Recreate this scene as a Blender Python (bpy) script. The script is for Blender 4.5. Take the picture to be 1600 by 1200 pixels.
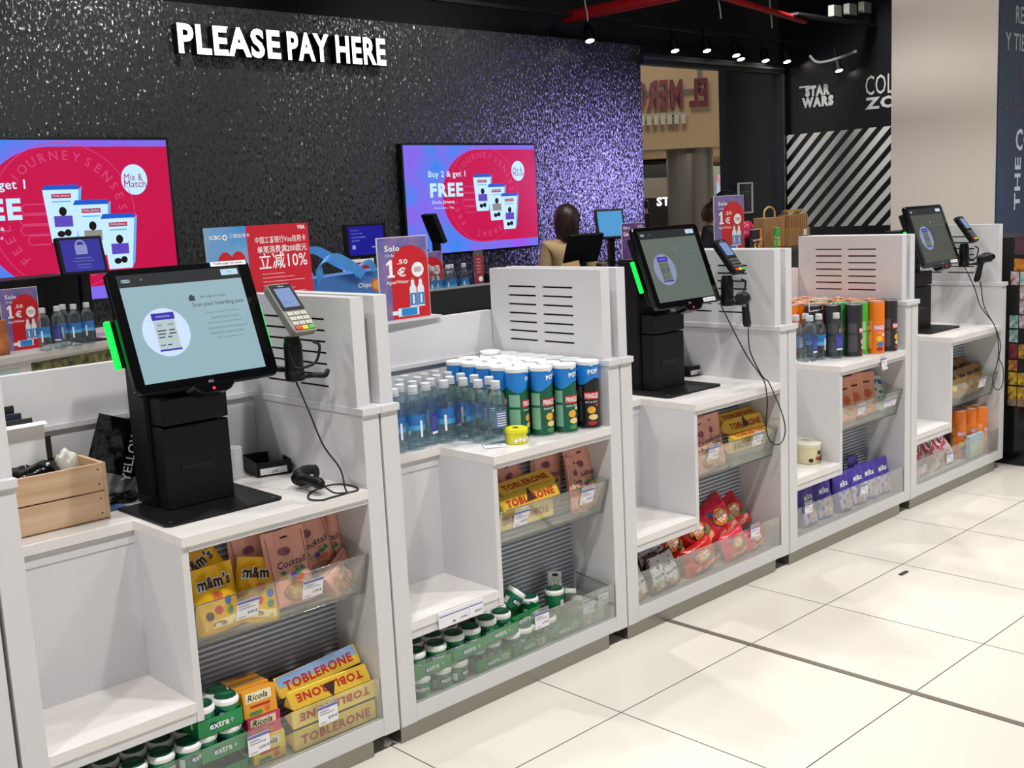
import bpy, bmesh, math, random
from math import sin, cos, pi, radians
from mathutils import Matrix, Vector, Euler, noise
for o in list(bpy.data.objects): bpy.data.objects.remove(o)
SC = bpy.context.scene; COL = SC.collection
# ---------------------------------------------------------------- camera
cd = bpy.data.cameras.new('camera'); cam = bpy.data.objects.new('camera', cd); COL.objects.link(cam)
cd.sensor_fit = 'HORIZONTAL'; cd.sensor_width = 36; cd.lens = 1749.06/1600*36; cd.clip_start = .05; cd.clip_end = 200
cam.matrix_world = Matrix(((.719703, .145271, -.678913, 0), (-.692597, .082141, -.716633, -2.5643), (-.048340, .985976, .159732, 1.6), (0, 0, 0, 1)))
SC.camera = cam
# ---------------------------------------------------------------- light and exposure
vs = SC.view_settings; SC.display_settings.display_device = 'sRGB'
vs.view_transform = 'Standard'; vs.look = 'None'; vs.exposure = 0.0; vs.gamma = 1; vs.use_curve_mapping = False
SC.cycles.use_denoising = True; SC.cycles.max_bounces = 8; SC.cycles.transparent_max_bounces = 48
SC.cycles.caustics_reflective = False; SC.cycles.caustics_refractive = False; SC.cycles.sample_clamp_indirect = 4
W = bpy.data.worlds.new('world'); SC.world = W; W.use_nodes = True
W.node_tree.nodes['Background'].inputs[0].default_value = (1, .985, .97, 1)
W.node_tree.nodes['Background'].inputs[1].default_value = .5
def lamp(kind, name, loc, energy, col=(1, .98, .955), rot=(0, 0, 0), **kw):
    l = bpy.data.lights.new(name, kind); l.energy = energy; l.color = col
    for k, v in kw.items(): setattr(l, k, v)
    o = bpy.data.objects.new(name, l); o.location = loc; o.rotation_euler = rot; COL.objects.link(o); return o
for x in (-.9, .6, 2.1, 3.6, 5.1, 6.6, 8.1):
    lamp('SPOT', 'ceiling_spot_light', (x, -1.25, 3.6), 158, rot=(radians(8), 0, 0), spot_size=radians(112), spot_blend=.7, shadow_soft_size=.08)
for x in (.3, 1.9, 3.5, 5.1, 6.7):
    lamp('SPOT', 'ceiling_spot_light', (x, 1.55, 3.6), 135, rot=(radians(-4), 0, 0), spot_size=radians(112), spot_blend=.7, shadow_soft_size=.08)
for x in (1.2, 3.4, 5.6):
    lamp('SPOT', 'wall_fill_light', (x, 2.7, 3.9), 130, rot=(radians(30), 0, 0), spot_size=radians(90), spot_blend=.8, shadow_soft_size=.1)  # unseen spots added to brighten the black wall
lamp('SPOT', 'hall_light', (13.0, 7.6, 3.9), 200, (1, .9, .74), rot=(radians(58), 0, radians(-46)), spot_size=radians(100), spot_blend=.8, shadow_soft_size=.4)
lamp('AREA', 'hall_inner_light', (21, 13.6, 2.3), 160, (1, .92, .8), size=6)
lamp('AREA', 'screen_glow_light', (9.75, 1.75, 1.7), 8.5, (.42, .36, 1), rot=(radians(90), 0, radians(44)), size=.8, spread=radians(42))
lamp('SPOT', 'striped_wall_light', (8.6, 2.9, 3.6), 150, rot=(0, radians(-42), 0), spot_size=radians(80), spot_blend=.8, shadow_soft_size=.1)
lamp('AREA', 'column_fill_light', (5.6, .6, 3.9), 45, (1, .95, .88), rot=(0, radians(-55), radians(8)), size=1.0)  # unseen area lamp added to light the column evenly

# ---------------------------------------------------------------- materials
def lin(h):
    h = h.lstrip('#'); c = [int(h[i:i+2], 16)/255 for i in (0, 2, 4)]
    return tuple(x/12.92 if x <= .04045 else ((x+.055)/1.055)**2.4 for x in c)+(1,)
MATS = {}
def mat(name, col='#ffffff', rough=.5, metal=0, spec=.5, emit=0, alpha=1, bump=None, var=None, coat=0):
    if name in MATS: return MATS[name]
    m = bpy.data.materials.new(name); m.use_nodes = True; nt = m.node_tree; p = nt.nodes['Principled BSDF']; c = lin(col)
    p.inputs['Base Color'].default_value = c; p.inputs['Roughness'].default_value = rough; p.inputs['Metallic'].default_value = metal
    p.inputs['Specular IOR Level'].default_value = spec; p.inputs['Coat Weight'].default_value = coat
    if emit: p.inputs['Specular IOR Level'].default_value = .15; p.inputs['Emission Color'].default_value = c; p.inputs['Emission Strength'].default_value = emit; p.inputs['Base Color'].default_value = (.01, .01, .01, 1)
    if alpha < 1: p.inputs['Alpha'].default_value = alpha
    tc = None
    if bump or var: tc = nt.nodes.new('ShaderNodeTexCoord')
    if bump:
        n = nt.nodes.new('ShaderNodeTexNoise'); n.inputs['Scale'].default_value = bump[0]; n.inputs['Detail'].default_value = 4
        b = nt.nodes.new('ShaderNodeBump'); b.inputs['Strength'].default_value = bump[1]; b.inputs['Distance'].default_value = .01
        nt.links.new(tc.outputs['Object'], n.inputs['Vector']); nt.links.new(n.outputs['Fac'], b.inputs['Height']); nt.links.new(b.outputs[0], p.inputs['Normal'])
    if var:   # (scale, other colour, stretch)
        mp = nt.nodes.new('ShaderNodeMapping'); mp.inputs['Scale'].default_value = var[2] if len(var) > 2 else (1, 1, 1)
        n = nt.nodes.new('ShaderNodeTexNoise'); n.inputs['Scale'].default_value = var[0]; n.inputs['Detail'].default_value = 6
        r = nt.nodes.new('ShaderNodeValToRGB'); r.color_ramp.elements[0].position = .35; r.color_ramp.elements[1].position = .68
        r.color_ramp.elements[0].color = c; r.color_ramp.elements[1].color = lin(var[1])
        nt.links.new(tc.outputs['Object'], mp.inputs[0]); nt.links.new(mp.outputs[0], n.inputs['Vector']); nt.links.new(n.outputs['Fac'], r.inputs[0])
        nt.links.new(r.outputs[0], p.inputs['Emission Color' if emit else 'Base Color'])
    MATS[name] = m; return m
def clear(name, tint, gloss=.12, rough=.04, mix=.5, fres=.35):
    """clear plastic: tinted transparency under a fresnel gloss"""
    if name in MATS: return MATS[name]
    m = bpy.data.materials.new(name); m.use_nodes = True; nt = m.node_tree; nt.nodes.clear()
    t = nt.nodes.new('ShaderNodeBsdfTransparent'); t.inputs[0].default_value = lin(tint)
    g = nt.nodes.new('ShaderNodeBsdfGlossy'); g.inputs['Roughness'].default_value = rough
    d = nt.nodes.new('ShaderNodeBsdfDiffuse'); d.inputs[0].default_value = lin(tint)
    lw = nt.nodes.new('ShaderNodeLayerWeight'); lw.inputs[0].default_value = mix
    mu = nt.nodes.new('ShaderNodeMath'); mu.operation = 'MULTIPLY_ADD'; mu.inputs[1].default_value = fres; mu.inputs[2].default_value = gloss*.3; mu.use_clamp = True
    a = nt.nodes.new('ShaderNodeMixShader'); b = nt.nodes.new('ShaderNodeMixShader'); o = nt.nodes.new('ShaderNodeOutputMaterial')
    a.inputs[0].default_value = gloss
    L = nt.links.new
    L(t.outputs[0], a.inputs[1]); L(d.outputs[0], a.inputs[2]); L(lw.outputs['Fresnel'], mu.inputs[0]); L(mu.outputs[0], b.inputs[0])
    L(a.outputs[0], b.inputs[1]); L(g.outputs[0], b.inputs[2]); L(b.outputs[0], o.inputs[0])
    MATS[name] = m; return m
WHITE = mat('white_laminate', '#d2d1d3', .32, bump=(6, .02)); WHITE2 = mat('white_worktop', '#e3dfdc', .25, var=(3, '#ddd8d5', (1, 6, 1)))
BLACK = mat('black_powder_coat', '#050609', .5, spec=.3); BLACKG = mat('black_gloss', '#08090b', .15); DARK = mat('slot_shade_and_nail', '#020202', .9)  # DARK paints the shade inside slots; nails use it too
STEEL = mat('brushed_steel', '#9a9890', .38, 1, bump=(40, .03)); GREYM = mat('grey_corrugated', '#b9bec8', .45, .1)
PRINTW = mat('white_print', '#f2f2f2', .5); PRINTK = mat('black_print', '#141414', .5); RED = mat('red_print', '#c81322', .45)
CARD = mat('white_card', '#e9e7ee', .5); LILAC = mat('lilac_print', '#6a6cae', .5); GREYP = mat('grey_print', '#8b8d96', .5)
ACR = clear('clear_acrylic', '#f8faf8', .06, .05, .25); ACRE = clear('acrylic_edge', '#8d9493', .35, .1)
CORD = mat('black_cord', '#0a0a0b', .5)
def emis(name, col, s=1): return mat(name, col, .4, emit=s)

# ---------------------------------------------------------------- mesh builder
TX = {}
def tmesh(s, bold, res):
    k = (s, bold, res)
    if k not in TX:
        c = bpy.data.curves.new('t', 'FONT'); c.body = s; c.offset = bold*.75; c.resolution_u = res; c.space_character = 1+bold*2.6
        o = bpy.data.objects.new('t', c); COL.objects.link(o)
        me = bpy.data.meshes.new_from_object(o)
        v = [(p.co.x, p.co.y) for p in me.vertices]; f = [tuple(q.vertices) for q in me.polygons]
        bpy.data.objects.remove(o); bpy.data.curves.remove(c); bpy.data.meshes.remove(me)
        TX[k] = (v, f)
    return TX[k]
def frame(o, u=(1, 0, 0), v=(0, 0, 1)):
    u = Vector(u).normalized(); v = Vector(v).normalized(); n = u.cross(v)
    return Matrix(((u.x, v.x, n.x, o[0]), (u.y, v.y, n.y, o[1]), (u.z, v.z, n.z, o[2]), (0, 0, 0, 1)))
class B:
    def __init__(s): s.v = []; s.f = []; s.i = []; s.s = []; s.m = []
    def add(s, vs, fs, m, M=None, smooth=False):
        b = len(s.v)
        s.v += [tuple(M @ Vector(p)) if M else tuple(p) for p in vs]
        if m not in s.m: s.m.append(m)
        k = s.m.index(m)
        for f in fs: s.f.append(tuple(b+j for j in f)); s.i.append(k); s.s.append(smooth)
        return s
    def box(s, x0, x1, y0, y1, z0, z1, m, M=None):
        return s.add([(x, y, z) for x in (x0, x1) for y in (y0, y1) for z in (z0, z1)],
                     [(0, 1, 3, 2), (4, 6, 7, 5), (0, 4, 5, 1), (2, 3, 7, 6), (0, 2, 6, 4), (1, 5, 7, 3)], m, M)
    def prism(s, poly, h, m, M=None):   # polygon in local xy (ccw), extruded along local z
        n = len(poly)
        vs = [(x, y, 0) for x, y in poly]+[(x, y, h) for x, y in poly]
        return s.add(vs, [tuple(range(n-1, -1, -1)), tuple(range(n, 2*n))]+[(j, (j+1) % n, n+(j+1) % n, n+j) for j in range(n)], m, M)
    def poly(s, pts, m, M=None, mp=None):
        return s.add([mp(*p) for p in pts] if mp else [(x, y, 0) for x, y in pts], [tuple(range(len(pts)))], m, M)
    def rect(s, x0, x1, y0, y1, m, M=None, mp=None, n=1):
        if not mp: return s.poly([(x0, y0), (x1, y0), (x1, y1), (x0, y1)], m, M)
        vs = [mp(x0+(x1-x0)*j/n, y0+(y1-y0)*k/n) for k in range(n+1) for j in range(n+1)]
        return s.add(vs, [(k*(n+1)+j, k*(n+1)+j+1, (k+1)*(n+1)+j+1, (k+1)*(n+1)+j) for k in range(n) for j in range(n)], m, M, True)
    def oval(s, cx, cy, rx, ry, m, M=None, mp=None, n=20, rings=3, a0=0, a1=2*pi):
        g = mp or (lambda x, y: (x, y, 0)); vs = [g(cx, cy)]; fs = []
        for r in range(1, rings+1):
            for j in range(n): a = a0+(a1-a0)*j/(n if a1-a0 > 6.2 else n-1); vs.append(g(cx+rx*r/rings*cos(a), cy+ry*r/rings*sin(a)))
        lim = n if a1-a0 > 6.2 else n-1
        for j in range(lim):
            k = (j+1) % n; fs.append((0, 1+j, 1+k))
            for r in range(rings-1): fs.append((1+r*n+j, 1+(r+1)*n+j, 1+(r+1)*n+k, 1+r*n+k))
        return s.add(vs, fs, m, M)
    def ring(s, cx, cy, r0, r1, m, M=None, n=40, a0=0, a1=2*pi, sy=1):
        vs = []; 
        for j in range(n+1):
            a = a0+(a1-a0)*j/n; vs += [(cx+r0*cos(a), cy+sy*r0*sin(a), 0), (cx+r1*cos(a), cy+sy*r1*sin(a), 0)]
        return s.add(vs, [(2*j, 2*j+1, 2*j+3, 2*j+2) for j in range(n)], m, M)
    def lathe(s, prof, m, n=24, M=None, cap=True, zones=None):
        vs = [(r*cos(2*pi*j/n), r*sin(2*pi*j/n), z) for r, z in prof for j in range(n)]
        for k in range(len(prof)-1):
            mm = zones[k] if zones else m
            s.add([vs[k*n+j] for j in range(n)]+[vs[(k+1)*n+j] for j in range(n)], [(j, (j+1) % n, n+(j+1) % n, n+j) for j in range(n)], mm, M, True)
        if cap:
            s.add(vs[:n], [tuple(range(n-1, -1, -1))], zones[0] if zones else m, M); s.add(vs[-n:], [tuple(range(n))], zones[-1] if zones else m, M)
        return s
    def cyl(s, p0, p1, r, m, n=16, r1=None):
        d = Vector(p1)-Vector(p0); q = d.to_track_quat('Z', 'Y').to_matrix().to_4x4()
        return s.lathe([(r, 0), (r if r1 is None else r1, d.length)], m, n, Matrix.Translation(p0) @ q)
    def tube(s, pts, r, m, n=8, sub=6):
        P = [Vector(p) for p in pts]; Q = []
        for k in range(len(P)-1):
            a = P[max(k-1, 0)]; b = P[k]; c = P[k+1]; d = P[min(k+2, len(P)-1)]
            for t in range(sub):
                t /= sub; Q.append(.5*((2*b)+(c-a)*t+(2*a-5*b+4*c-d)*t*t+(3*b-a-3*c+d)*t**3))
        Q.append(P[-1]); vs = []; up = Vector((.3, .2, .93))
        for k, p in enumerate(Q):
            t = (Q[min(k+1, len(Q)-1)]-Q[max(k-1, 0)]).normalized(); x = t.cross(up)
            if x.length < .05: x = t.cross(Vector((1, 0, 0)))
            x.normalize(); y = t.cross(x)
            vs += [p+x*r*cos(2*pi*j/n)+y*r*sin(2*pi*j/n) for j in range(n)]
        fs = [(k*n+j, k*n+(j+1) % n, (k+1)*n+(j+1) % n, (k+1)*n+j) for k in range(len(Q)-1) for j in range(n)]
        fs += [tuple(range(n)), tuple(range((len(Q)-1)*n, len(Q)*n))]
        return s.add(vs, fs, m, None, True)
    def text(s, t, x, y, m, M=None, h=None, w=None, bold=.012, res=2, mp=None, al='c', ext=0, shear=0, rot=0):
        """text with its box at x, y (centre, or al='l' for its lower left corner), fitted to height h and/or width w"""
        v, f = tmesh(t, bold, res)
        if not v: return s
        x0 = min(p[0] for p in v); x1 = max(p[0] for p in v); y0 = min(p[1] for p in v); y1 = max(p[1] for p in v)
        sy = h/(y1-y0) if h else w/(x1-x0); sx = w/(x1-x0) if w else sy
        if not h: sy = sx
        ox, oy = ((x0+x1)/2, (y0+y1)/2) if al == 'c' else (x0, y0)
        q = [((a-ox)*sx+(b-oy)*sy*shear, (b-oy)*sy) for a, b in v]
        if rot: q = [(a*cos(rot)-b*sin(rot), a*sin(rot)+b*cos(rot)) for a, b in q]
        q = [(a+x, b+y) for a, b in q]
        if ext:
            n = len(q); ed = {}
            for g in f:
                for j in range(len(g)): e = (g[j], g[(j+1) % len(g)]); ed[e] = 1
            fs = [tuple(j+n for j in g) for g in f]+[tuple(reversed(g)) for g in f]+[(a, b, b+n, a+n) for a, b in ed if (b, a) not in ed]
            return s.add([(a, b, 0) for a, b in q]+[(a, b, ext) for a, b in q], fs, m, M)
        return s.add([mp(a, b) for a, b in q] if mp else [(a, b, 0) for a, b in q], f, m, M)
    def strip(s, pts, wv, m):
        Q = []; P = [Vector(p) for p in pts]
        for k in range(len(P)-1):
            a = P[max(k-1, 0)]; b = P[k]; c = P[k+1]; d = P[min(k+2, len(P)-1)]
            for t in range(6): t /= 6; Q.append(.5*((2*b)+(c-a)*t+(2*a-5*b+4*c-d)*t*t+(3*b-a-3*c+d)*t**3))
        Q.append(P[-1]); w = Vector(wv); return s.add([q+e*w for q in Q for e in (-.5, .5)], [(2*j, 2*j+1, 2*j+3, 2*j+2) for j in range(len(Q)-1)], m, None, True)
    def obj(s, name, parent=None, bevel=0, M=None, fix=False):
        me = bpy.data.meshes.new(name); me.from_pydata(s.v, [], s.f)
        for m in s.m: me.materials.append(m)
        me.polygons.foreach_set('material_index', s.i); me.polygons.foreach_set('use_smooth', s.s)
        if fix:
            bm = bmesh.new(); bm.from_mesh(me); bmesh.ops.recalc_face_normals(bm, faces=bm.faces); bm.to_mesh(me); bm.free()
        me.update(); o = bpy.data.objects.new(name, me); COL.objects.link(o)
        if parent: o.parent = parent
        if M: o.matrix_local = M
        if bevel: b = o.modifiers.new('bevel', 'BEVEL'); b.width = bevel; b.segments = 2; b.limit_method = 'ANGLE'
        return o
def thing(name, label, cat, loc=(0, 0, 0), rot=(0, 0, 0), group=None):
    o = bpy.data.objects.new(name, None); o.empty_display_size = .05; COL.objects.link(o)
    o.location = loc; o.rotation_euler = rot; return tag(o, label, cat, group)
def tag(o, label, cat, group=None):
    o['label'] = label; o['category'] = cat
    if group: o['group'] = group
    return o
def struct(o): o['kind'] = 'structure'; return o
def dup(r, label, loc, rot=(0, 0, 0), group=None, scale=None):
    def cp(o, par):
        c = o.copy(); COL.objects.link(c)
        if par: c.parent = par
        for ch in [x for x in KIDS(o)]: cp(ch, c)
        return c
    c = cp(r, None); c.location = loc; c.rotation_euler = rot; c['label'] = label
    if scale: c.scale = scale
    if group: c['group'] = group
    return c
def KIDS(o): return [x for x in o.children]
ORD = ['first', 'second', 'third', 'fourth', 'fifth', 'sixth', 'seventh', 'eighth']

# ---------------------------------------------------------------- floor, walls, ceiling
TILE = mat('floor_tile', '#e8e3d8', .22, var=(.9, '#e3ddd1')); GROUT = mat('grout', '#5b564d', .8)
b = B(); b.box(-6, 60, -9, 45, -.1, -.0015, GROUT)
S = .6168
xs = [3.186-.0-.695-S*k for k in range(14)]; xs = [2.491-S*k for k in range(-1, 15)]
cols = [(2.491-S*(k+1), 2.491-S*k) for k in range(14)]+[(2.491, 3.186), (3.210, 3.709)]+[(3.709+S*k, 3.709+S*(k+1)) for k in range(20)]
for a, c in cols:
    for k in range(-14, 14):
        y0 = -.361+S*k; y1 = y0+S
        b.add([(a+.002, y0+.002, 0), (c-.002, y0+.002, 0), (c-.002, y1-.002, 0), (a+.002, y1-.002, 0)], [(0, 1, 2, 3)], TILE)
b.add([(16.05, -9, 0), (60, -9, 0), (60, 45, 0), (16.05, 45, 0)], [(0, 1, 2, 3)], TILE)
struct(b.obj('floor'))
struct(B().box(3.1865, 3.2095, -9, 8.2, -.0015, .001, mat('joint_strip', '#7b7468', .5, .2)).obj('trim_1'))
# hammered black foil wall
m = mat('hammered_black', '#2f3234', .31, .0, .9)
nt = m.node_tree; tc = nt.nodes.new('ShaderNodeTexCoord'); mp = nt.nodes.new('ShaderNodeMapping'); mp.inputs['Scale'].default_value = (1.35, 1, .75)
v = nt.nodes.new('ShaderNodeTexNoise'); v.inputs['Scale'].default_value = 46; v.inputs['Detail'].default_value = 1.5; v.inputs['Roughness'].default_value = .6
L = nt.links.new; vm = [nt.nodes.new('ShaderNodeVectorMath') for j in range(4)]; ge = nt.nodes.new('ShaderNodeNewGeometry')
vm[0].operation = 'SUBTRACT'; vm[0].inputs[1].default_value = (.5, .5, .5); vm[1].operation = 'SCALE'; vm[1].inputs['Scale'].default_value = 1.65; vm[2].operation = 'ADD'; vm[3].operation = 'NORMALIZE'
L(tc.outputs['Object'], mp.inputs[0]); L(mp.outputs[0], v.inputs['Vector']); L(v.outputs['Color'], vm[0].inputs[0]); L(vm[0].outputs[0], vm[1].inputs[0])
L(vm[1].outputs[0], vm[2].inputs[0]); L(ge.outputs['Normal'], vm[2].inputs[1]); L(vm[2].outputs[0], vm[3].inputs[0]); L(vm[3].outputs[0], nt.nodes['Principled BSDF'].inputs['Normal'])
struct(B().box(-5, 8.05, 4.06, 4.3, 0, 2.93, m).obj('wall_back'))
VOID = mat('dark_void', '#0b0d12', .9)
struct(B().box(-6, 16, -9, 8.5, 4.4, 4.5, VOID).obj('ceiling'))
NAVY = mat('navy_wall_paint', '#0d1526', .55); FRAME = mat('shutter_frame_grey', '#3a3f47', .45, .5)
struct(B().box(-6, 8.05, 4.32, 4.4, 2.7, 4.4, VOID).box(8.05, 11.0, 4.32, 4.4, 2.86, 4.4, VOID).obj('bulkhead_wall'))
struct(B().box(9.78, 11.0, 4.36, 4.46, 0, 2.86, NAVY).obj('navy_wall'))
b = B(); b.box(8.0, 10.25, 3.98, 4.08, 2.76, 2.85, FRAME); b.box(8.0, 10.25, 3.965, 3.98, 2.80, 2.82, STEEL); b.box(10.19, 10.27, 3.98, 4.08, 0, 2.76, FRAME); b.box(10.215, 10.23, 3.965, 3.98, 0, 2.76, STEEL)
struct(b.obj('trim_2'))
# striped collectors' wall, facing the counters
SWX = 10.29; BLK = mat('black_wall_vinyl', '#0d0f13', .3); STR = mat('white_stripe_vinyl', '#d9d9d6', .4)
sw = struct(B().box(SWX, SWX+.15, .2, 4.06, 0, 4.0, BLK).obj('wall_right'))
b = B(); y0, y1, z0, z1 = .9, 3.98, 1.206, 2.151; p = .152; wd = .075
def clip(poly, ax, val, keep_less):
    out = []
    for j in range(len(poly)):
        a, c = poly[j], poly[(j+1) % len(poly)]
        ia = (a[ax] <= val) == keep_less or a[ax] == val; ic = (c[ax] <= val) == keep_less or c[ax] == val
        if ia: out.append(a)
        if ia != ic:
            t = (val-a[ax])/(c[ax]-a[ax]); out.append((a[0]+(c[0]-a[0])*t, a[1]+(c[1]-a[1])*t))
    return out
H = z1-z0; Wd = y1-y0
for k in range(-10, 30):
    x = k*p*1.0; pl = [(x, 0), (x+wd*1.05, 0), (x+wd*1.05+H*.98, H), (x+H*.98, H)]
    pl = clip(clip(pl, 0, 0, False), 0, Wd, True)
    if len(pl) > 2: b.poly(pl, STR, frame((SWX-.003, y1, z0), (0, -1, 0)))
b.obj('stripe_panel', sw)
SIL = mat('silver_lettering', '#c9cac8', .4)
b = B(); M = frame((SWX-.004, 0, 0), (0, -1, 0))
b.text('STAR', -3.62, 2.565, SIL, M, h=.108, w=.28, bold=.10); b.text('WARS', -3.62, 2.455, SIL, M, h=.104, w=.36, bold=.10)
b.box(-3.83, -3.71, 2.605, 2.622, 0, .002, SIL, M)
b.text('COLLECTION', -3.095, 2.46, SIL, M, h=.185, w=.9, bold=.0, al='l'); b.text('ZONE', -3.10, 2.325, SIL, M, h=.115, w=.62, bold=.06, al='l')
b.obj('sign_lettering', sw)
# column
struct(B().box(7.9, 8.75, .8, 1.575, 0, 4.4, mat('column_paint', '#cbc4bb', .6)).obj('column'))
nv = struct(B().box(7.905, 12, .789, .798, 0, 4.4, mat('navy_graphic_panel', '#20375c', .4, var=(.8, '#16243f'))).obj('graphic_wall'))
b = B(); M = frame((0, .7875, 0)); SILT = mat('pale_print', '#c9d3dc', .5); BRZ = mat('bronze_print', '#5a4d56', .5)
def at7(t, x, z, h, w, m, rot=0, bold=.0): b.text(t, x, z, m, M, h=h, w=w, al='l', bold=bold, rot=rot)
at7('RECOGE', 8.155, 2.66, .118, .52, SILT, bold=.012); at7('Y TIENDAS', 7.995, 2.475, .118, .72, SILT, bold=.012)
at7('REGALOS', 8.25, 2.255, .105, .52, BRZ); at7('AND CARDS', 7.995, 2.045, .108, .66, BRZ)
b.text('THE', 8.245, 1.56, SILT, M, h=.1, w=.37, rot=pi/2, bold=.03); at7('COLLECTION', 8.20, 1.79, .155, 1.15, SILT, bold=.03)
b.obj('sign_lettering', nv)
# mall beyond the opening
MR = Vector((.72, -.69, 0)).normalized(); MF = Vector((.69, .72, 0)).normalized()
def mp3(d, px, z=0):   # point d metres along the view of the hall, px sideways
    p = Vector((0, -2.56, 0))+MF*d+MR*px; return (p.x, p.y, z)
BEI = mat('mall_beige', '#c3a883', .7)
bb = B(); bb.add([mp3(20.6, -8, 2.42), mp3(20.6, 16, 2.42), mp3(46, 26, 2.42), mp3(46, -8, 2.42)], [(0, 1, 2, 3)], BEI); bb.add([mp3(20.6, -8, 2.42), mp3(20.6, 16, 2.42), mp3(20.6, 16, 4.6), mp3(20.6, -8, 4.6)], [(0, 1, 2, 3)], BEI); struct(bb.obj('hall_ceiling'))
bb = B(); bb.add([mp3(46, -8, 0), mp3(46, 26, 0), mp3(46, 26, 2.42), mp3(46, -8, 2.42)], [(0, 1, 2, 3)], mat('mall_wall', '#8a7a62', .7)); struct(bb.obj('hall_wall'))
mc = struct(B().lathe([(.43, 0), (.43, 2.42)], mat('hall_column_metal', '#8a857d', .35, .5, var=(2, '#6f6960', (4, 4, .1))), 40).obj('hall_column'))
mc.location = mp3(21.3, 3.40)
# ---------------------------------------------------------------- checkout counters
SEAM = [.81, 1.90, 2.955, 4.025, 5.11, 6.20]
DIV = [.445, .430, .425, .425, .435]
CN = ['white checkout counter with the wooden crate and lit kiosk on top', 'white checkout counter stocked with water bottles and green crisp cans', 'white checkout counter under the middle self-service kiosk',
      'white checkout counter stocked with orange and black crisp cans', 'white checkout counter at the row end beside the card rack']
def wing(b, x0, x1):
    b.box(x0, x1, 0, .60, .052, 1.022, WHITE); b.box(x0-.0035, x1+.0035, -.008, .606, 1.022, 1.043, WHITE)
def slot_panel(b, x0, x1, slots):
    y0, y1, z0, z1 = .022, .585, 1.043, 1.358
    if not slots: b.box(x0, x1, y0, y1, z0, z1, WHITE); return
    b.box(x0+.010, x1, y0, y1, z0, z1, WHITE); b.box(x0+.0085, x0+.0098, .14, .50, 1.08, 1.30, DARK)  # near-black sheet behind the slots paints in their shade
    c = [(.157, .306), (.341, .486)]; h = .0085; zz = [1.091+.033*k for k in range(7)]
    b.box(x0, x0+.008, y0, c[0][0], z0, z1, WHITE); b.box(x0, x0+.008, c[0][1], c[1][0], z0, z1, WHITE); b.box(x0, x0+.008, c[1][1], y1, z0, z1, WHITE)
    b.box(x0+.008, x0+.010, y0, .135, z0, z1, WHITE); b.box(x0+.008, x0+.010, .505, y1, z0, z1, WHITE); b.box(x0+.008, x0+.010, .135, .505, 1.305, z1, WHITE); b.box(x0+.008, x0+.010, .135, .505, z0, 1.075, WHITE)
    for a, e in c:
        lo = z0
        for z in zz+[None]:
            hi = z if z else z1
            b.box(x0, x0+.008, a, e, lo, hi, WHITE)
            if z: lo = z+h/1.3
CNT = []
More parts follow.
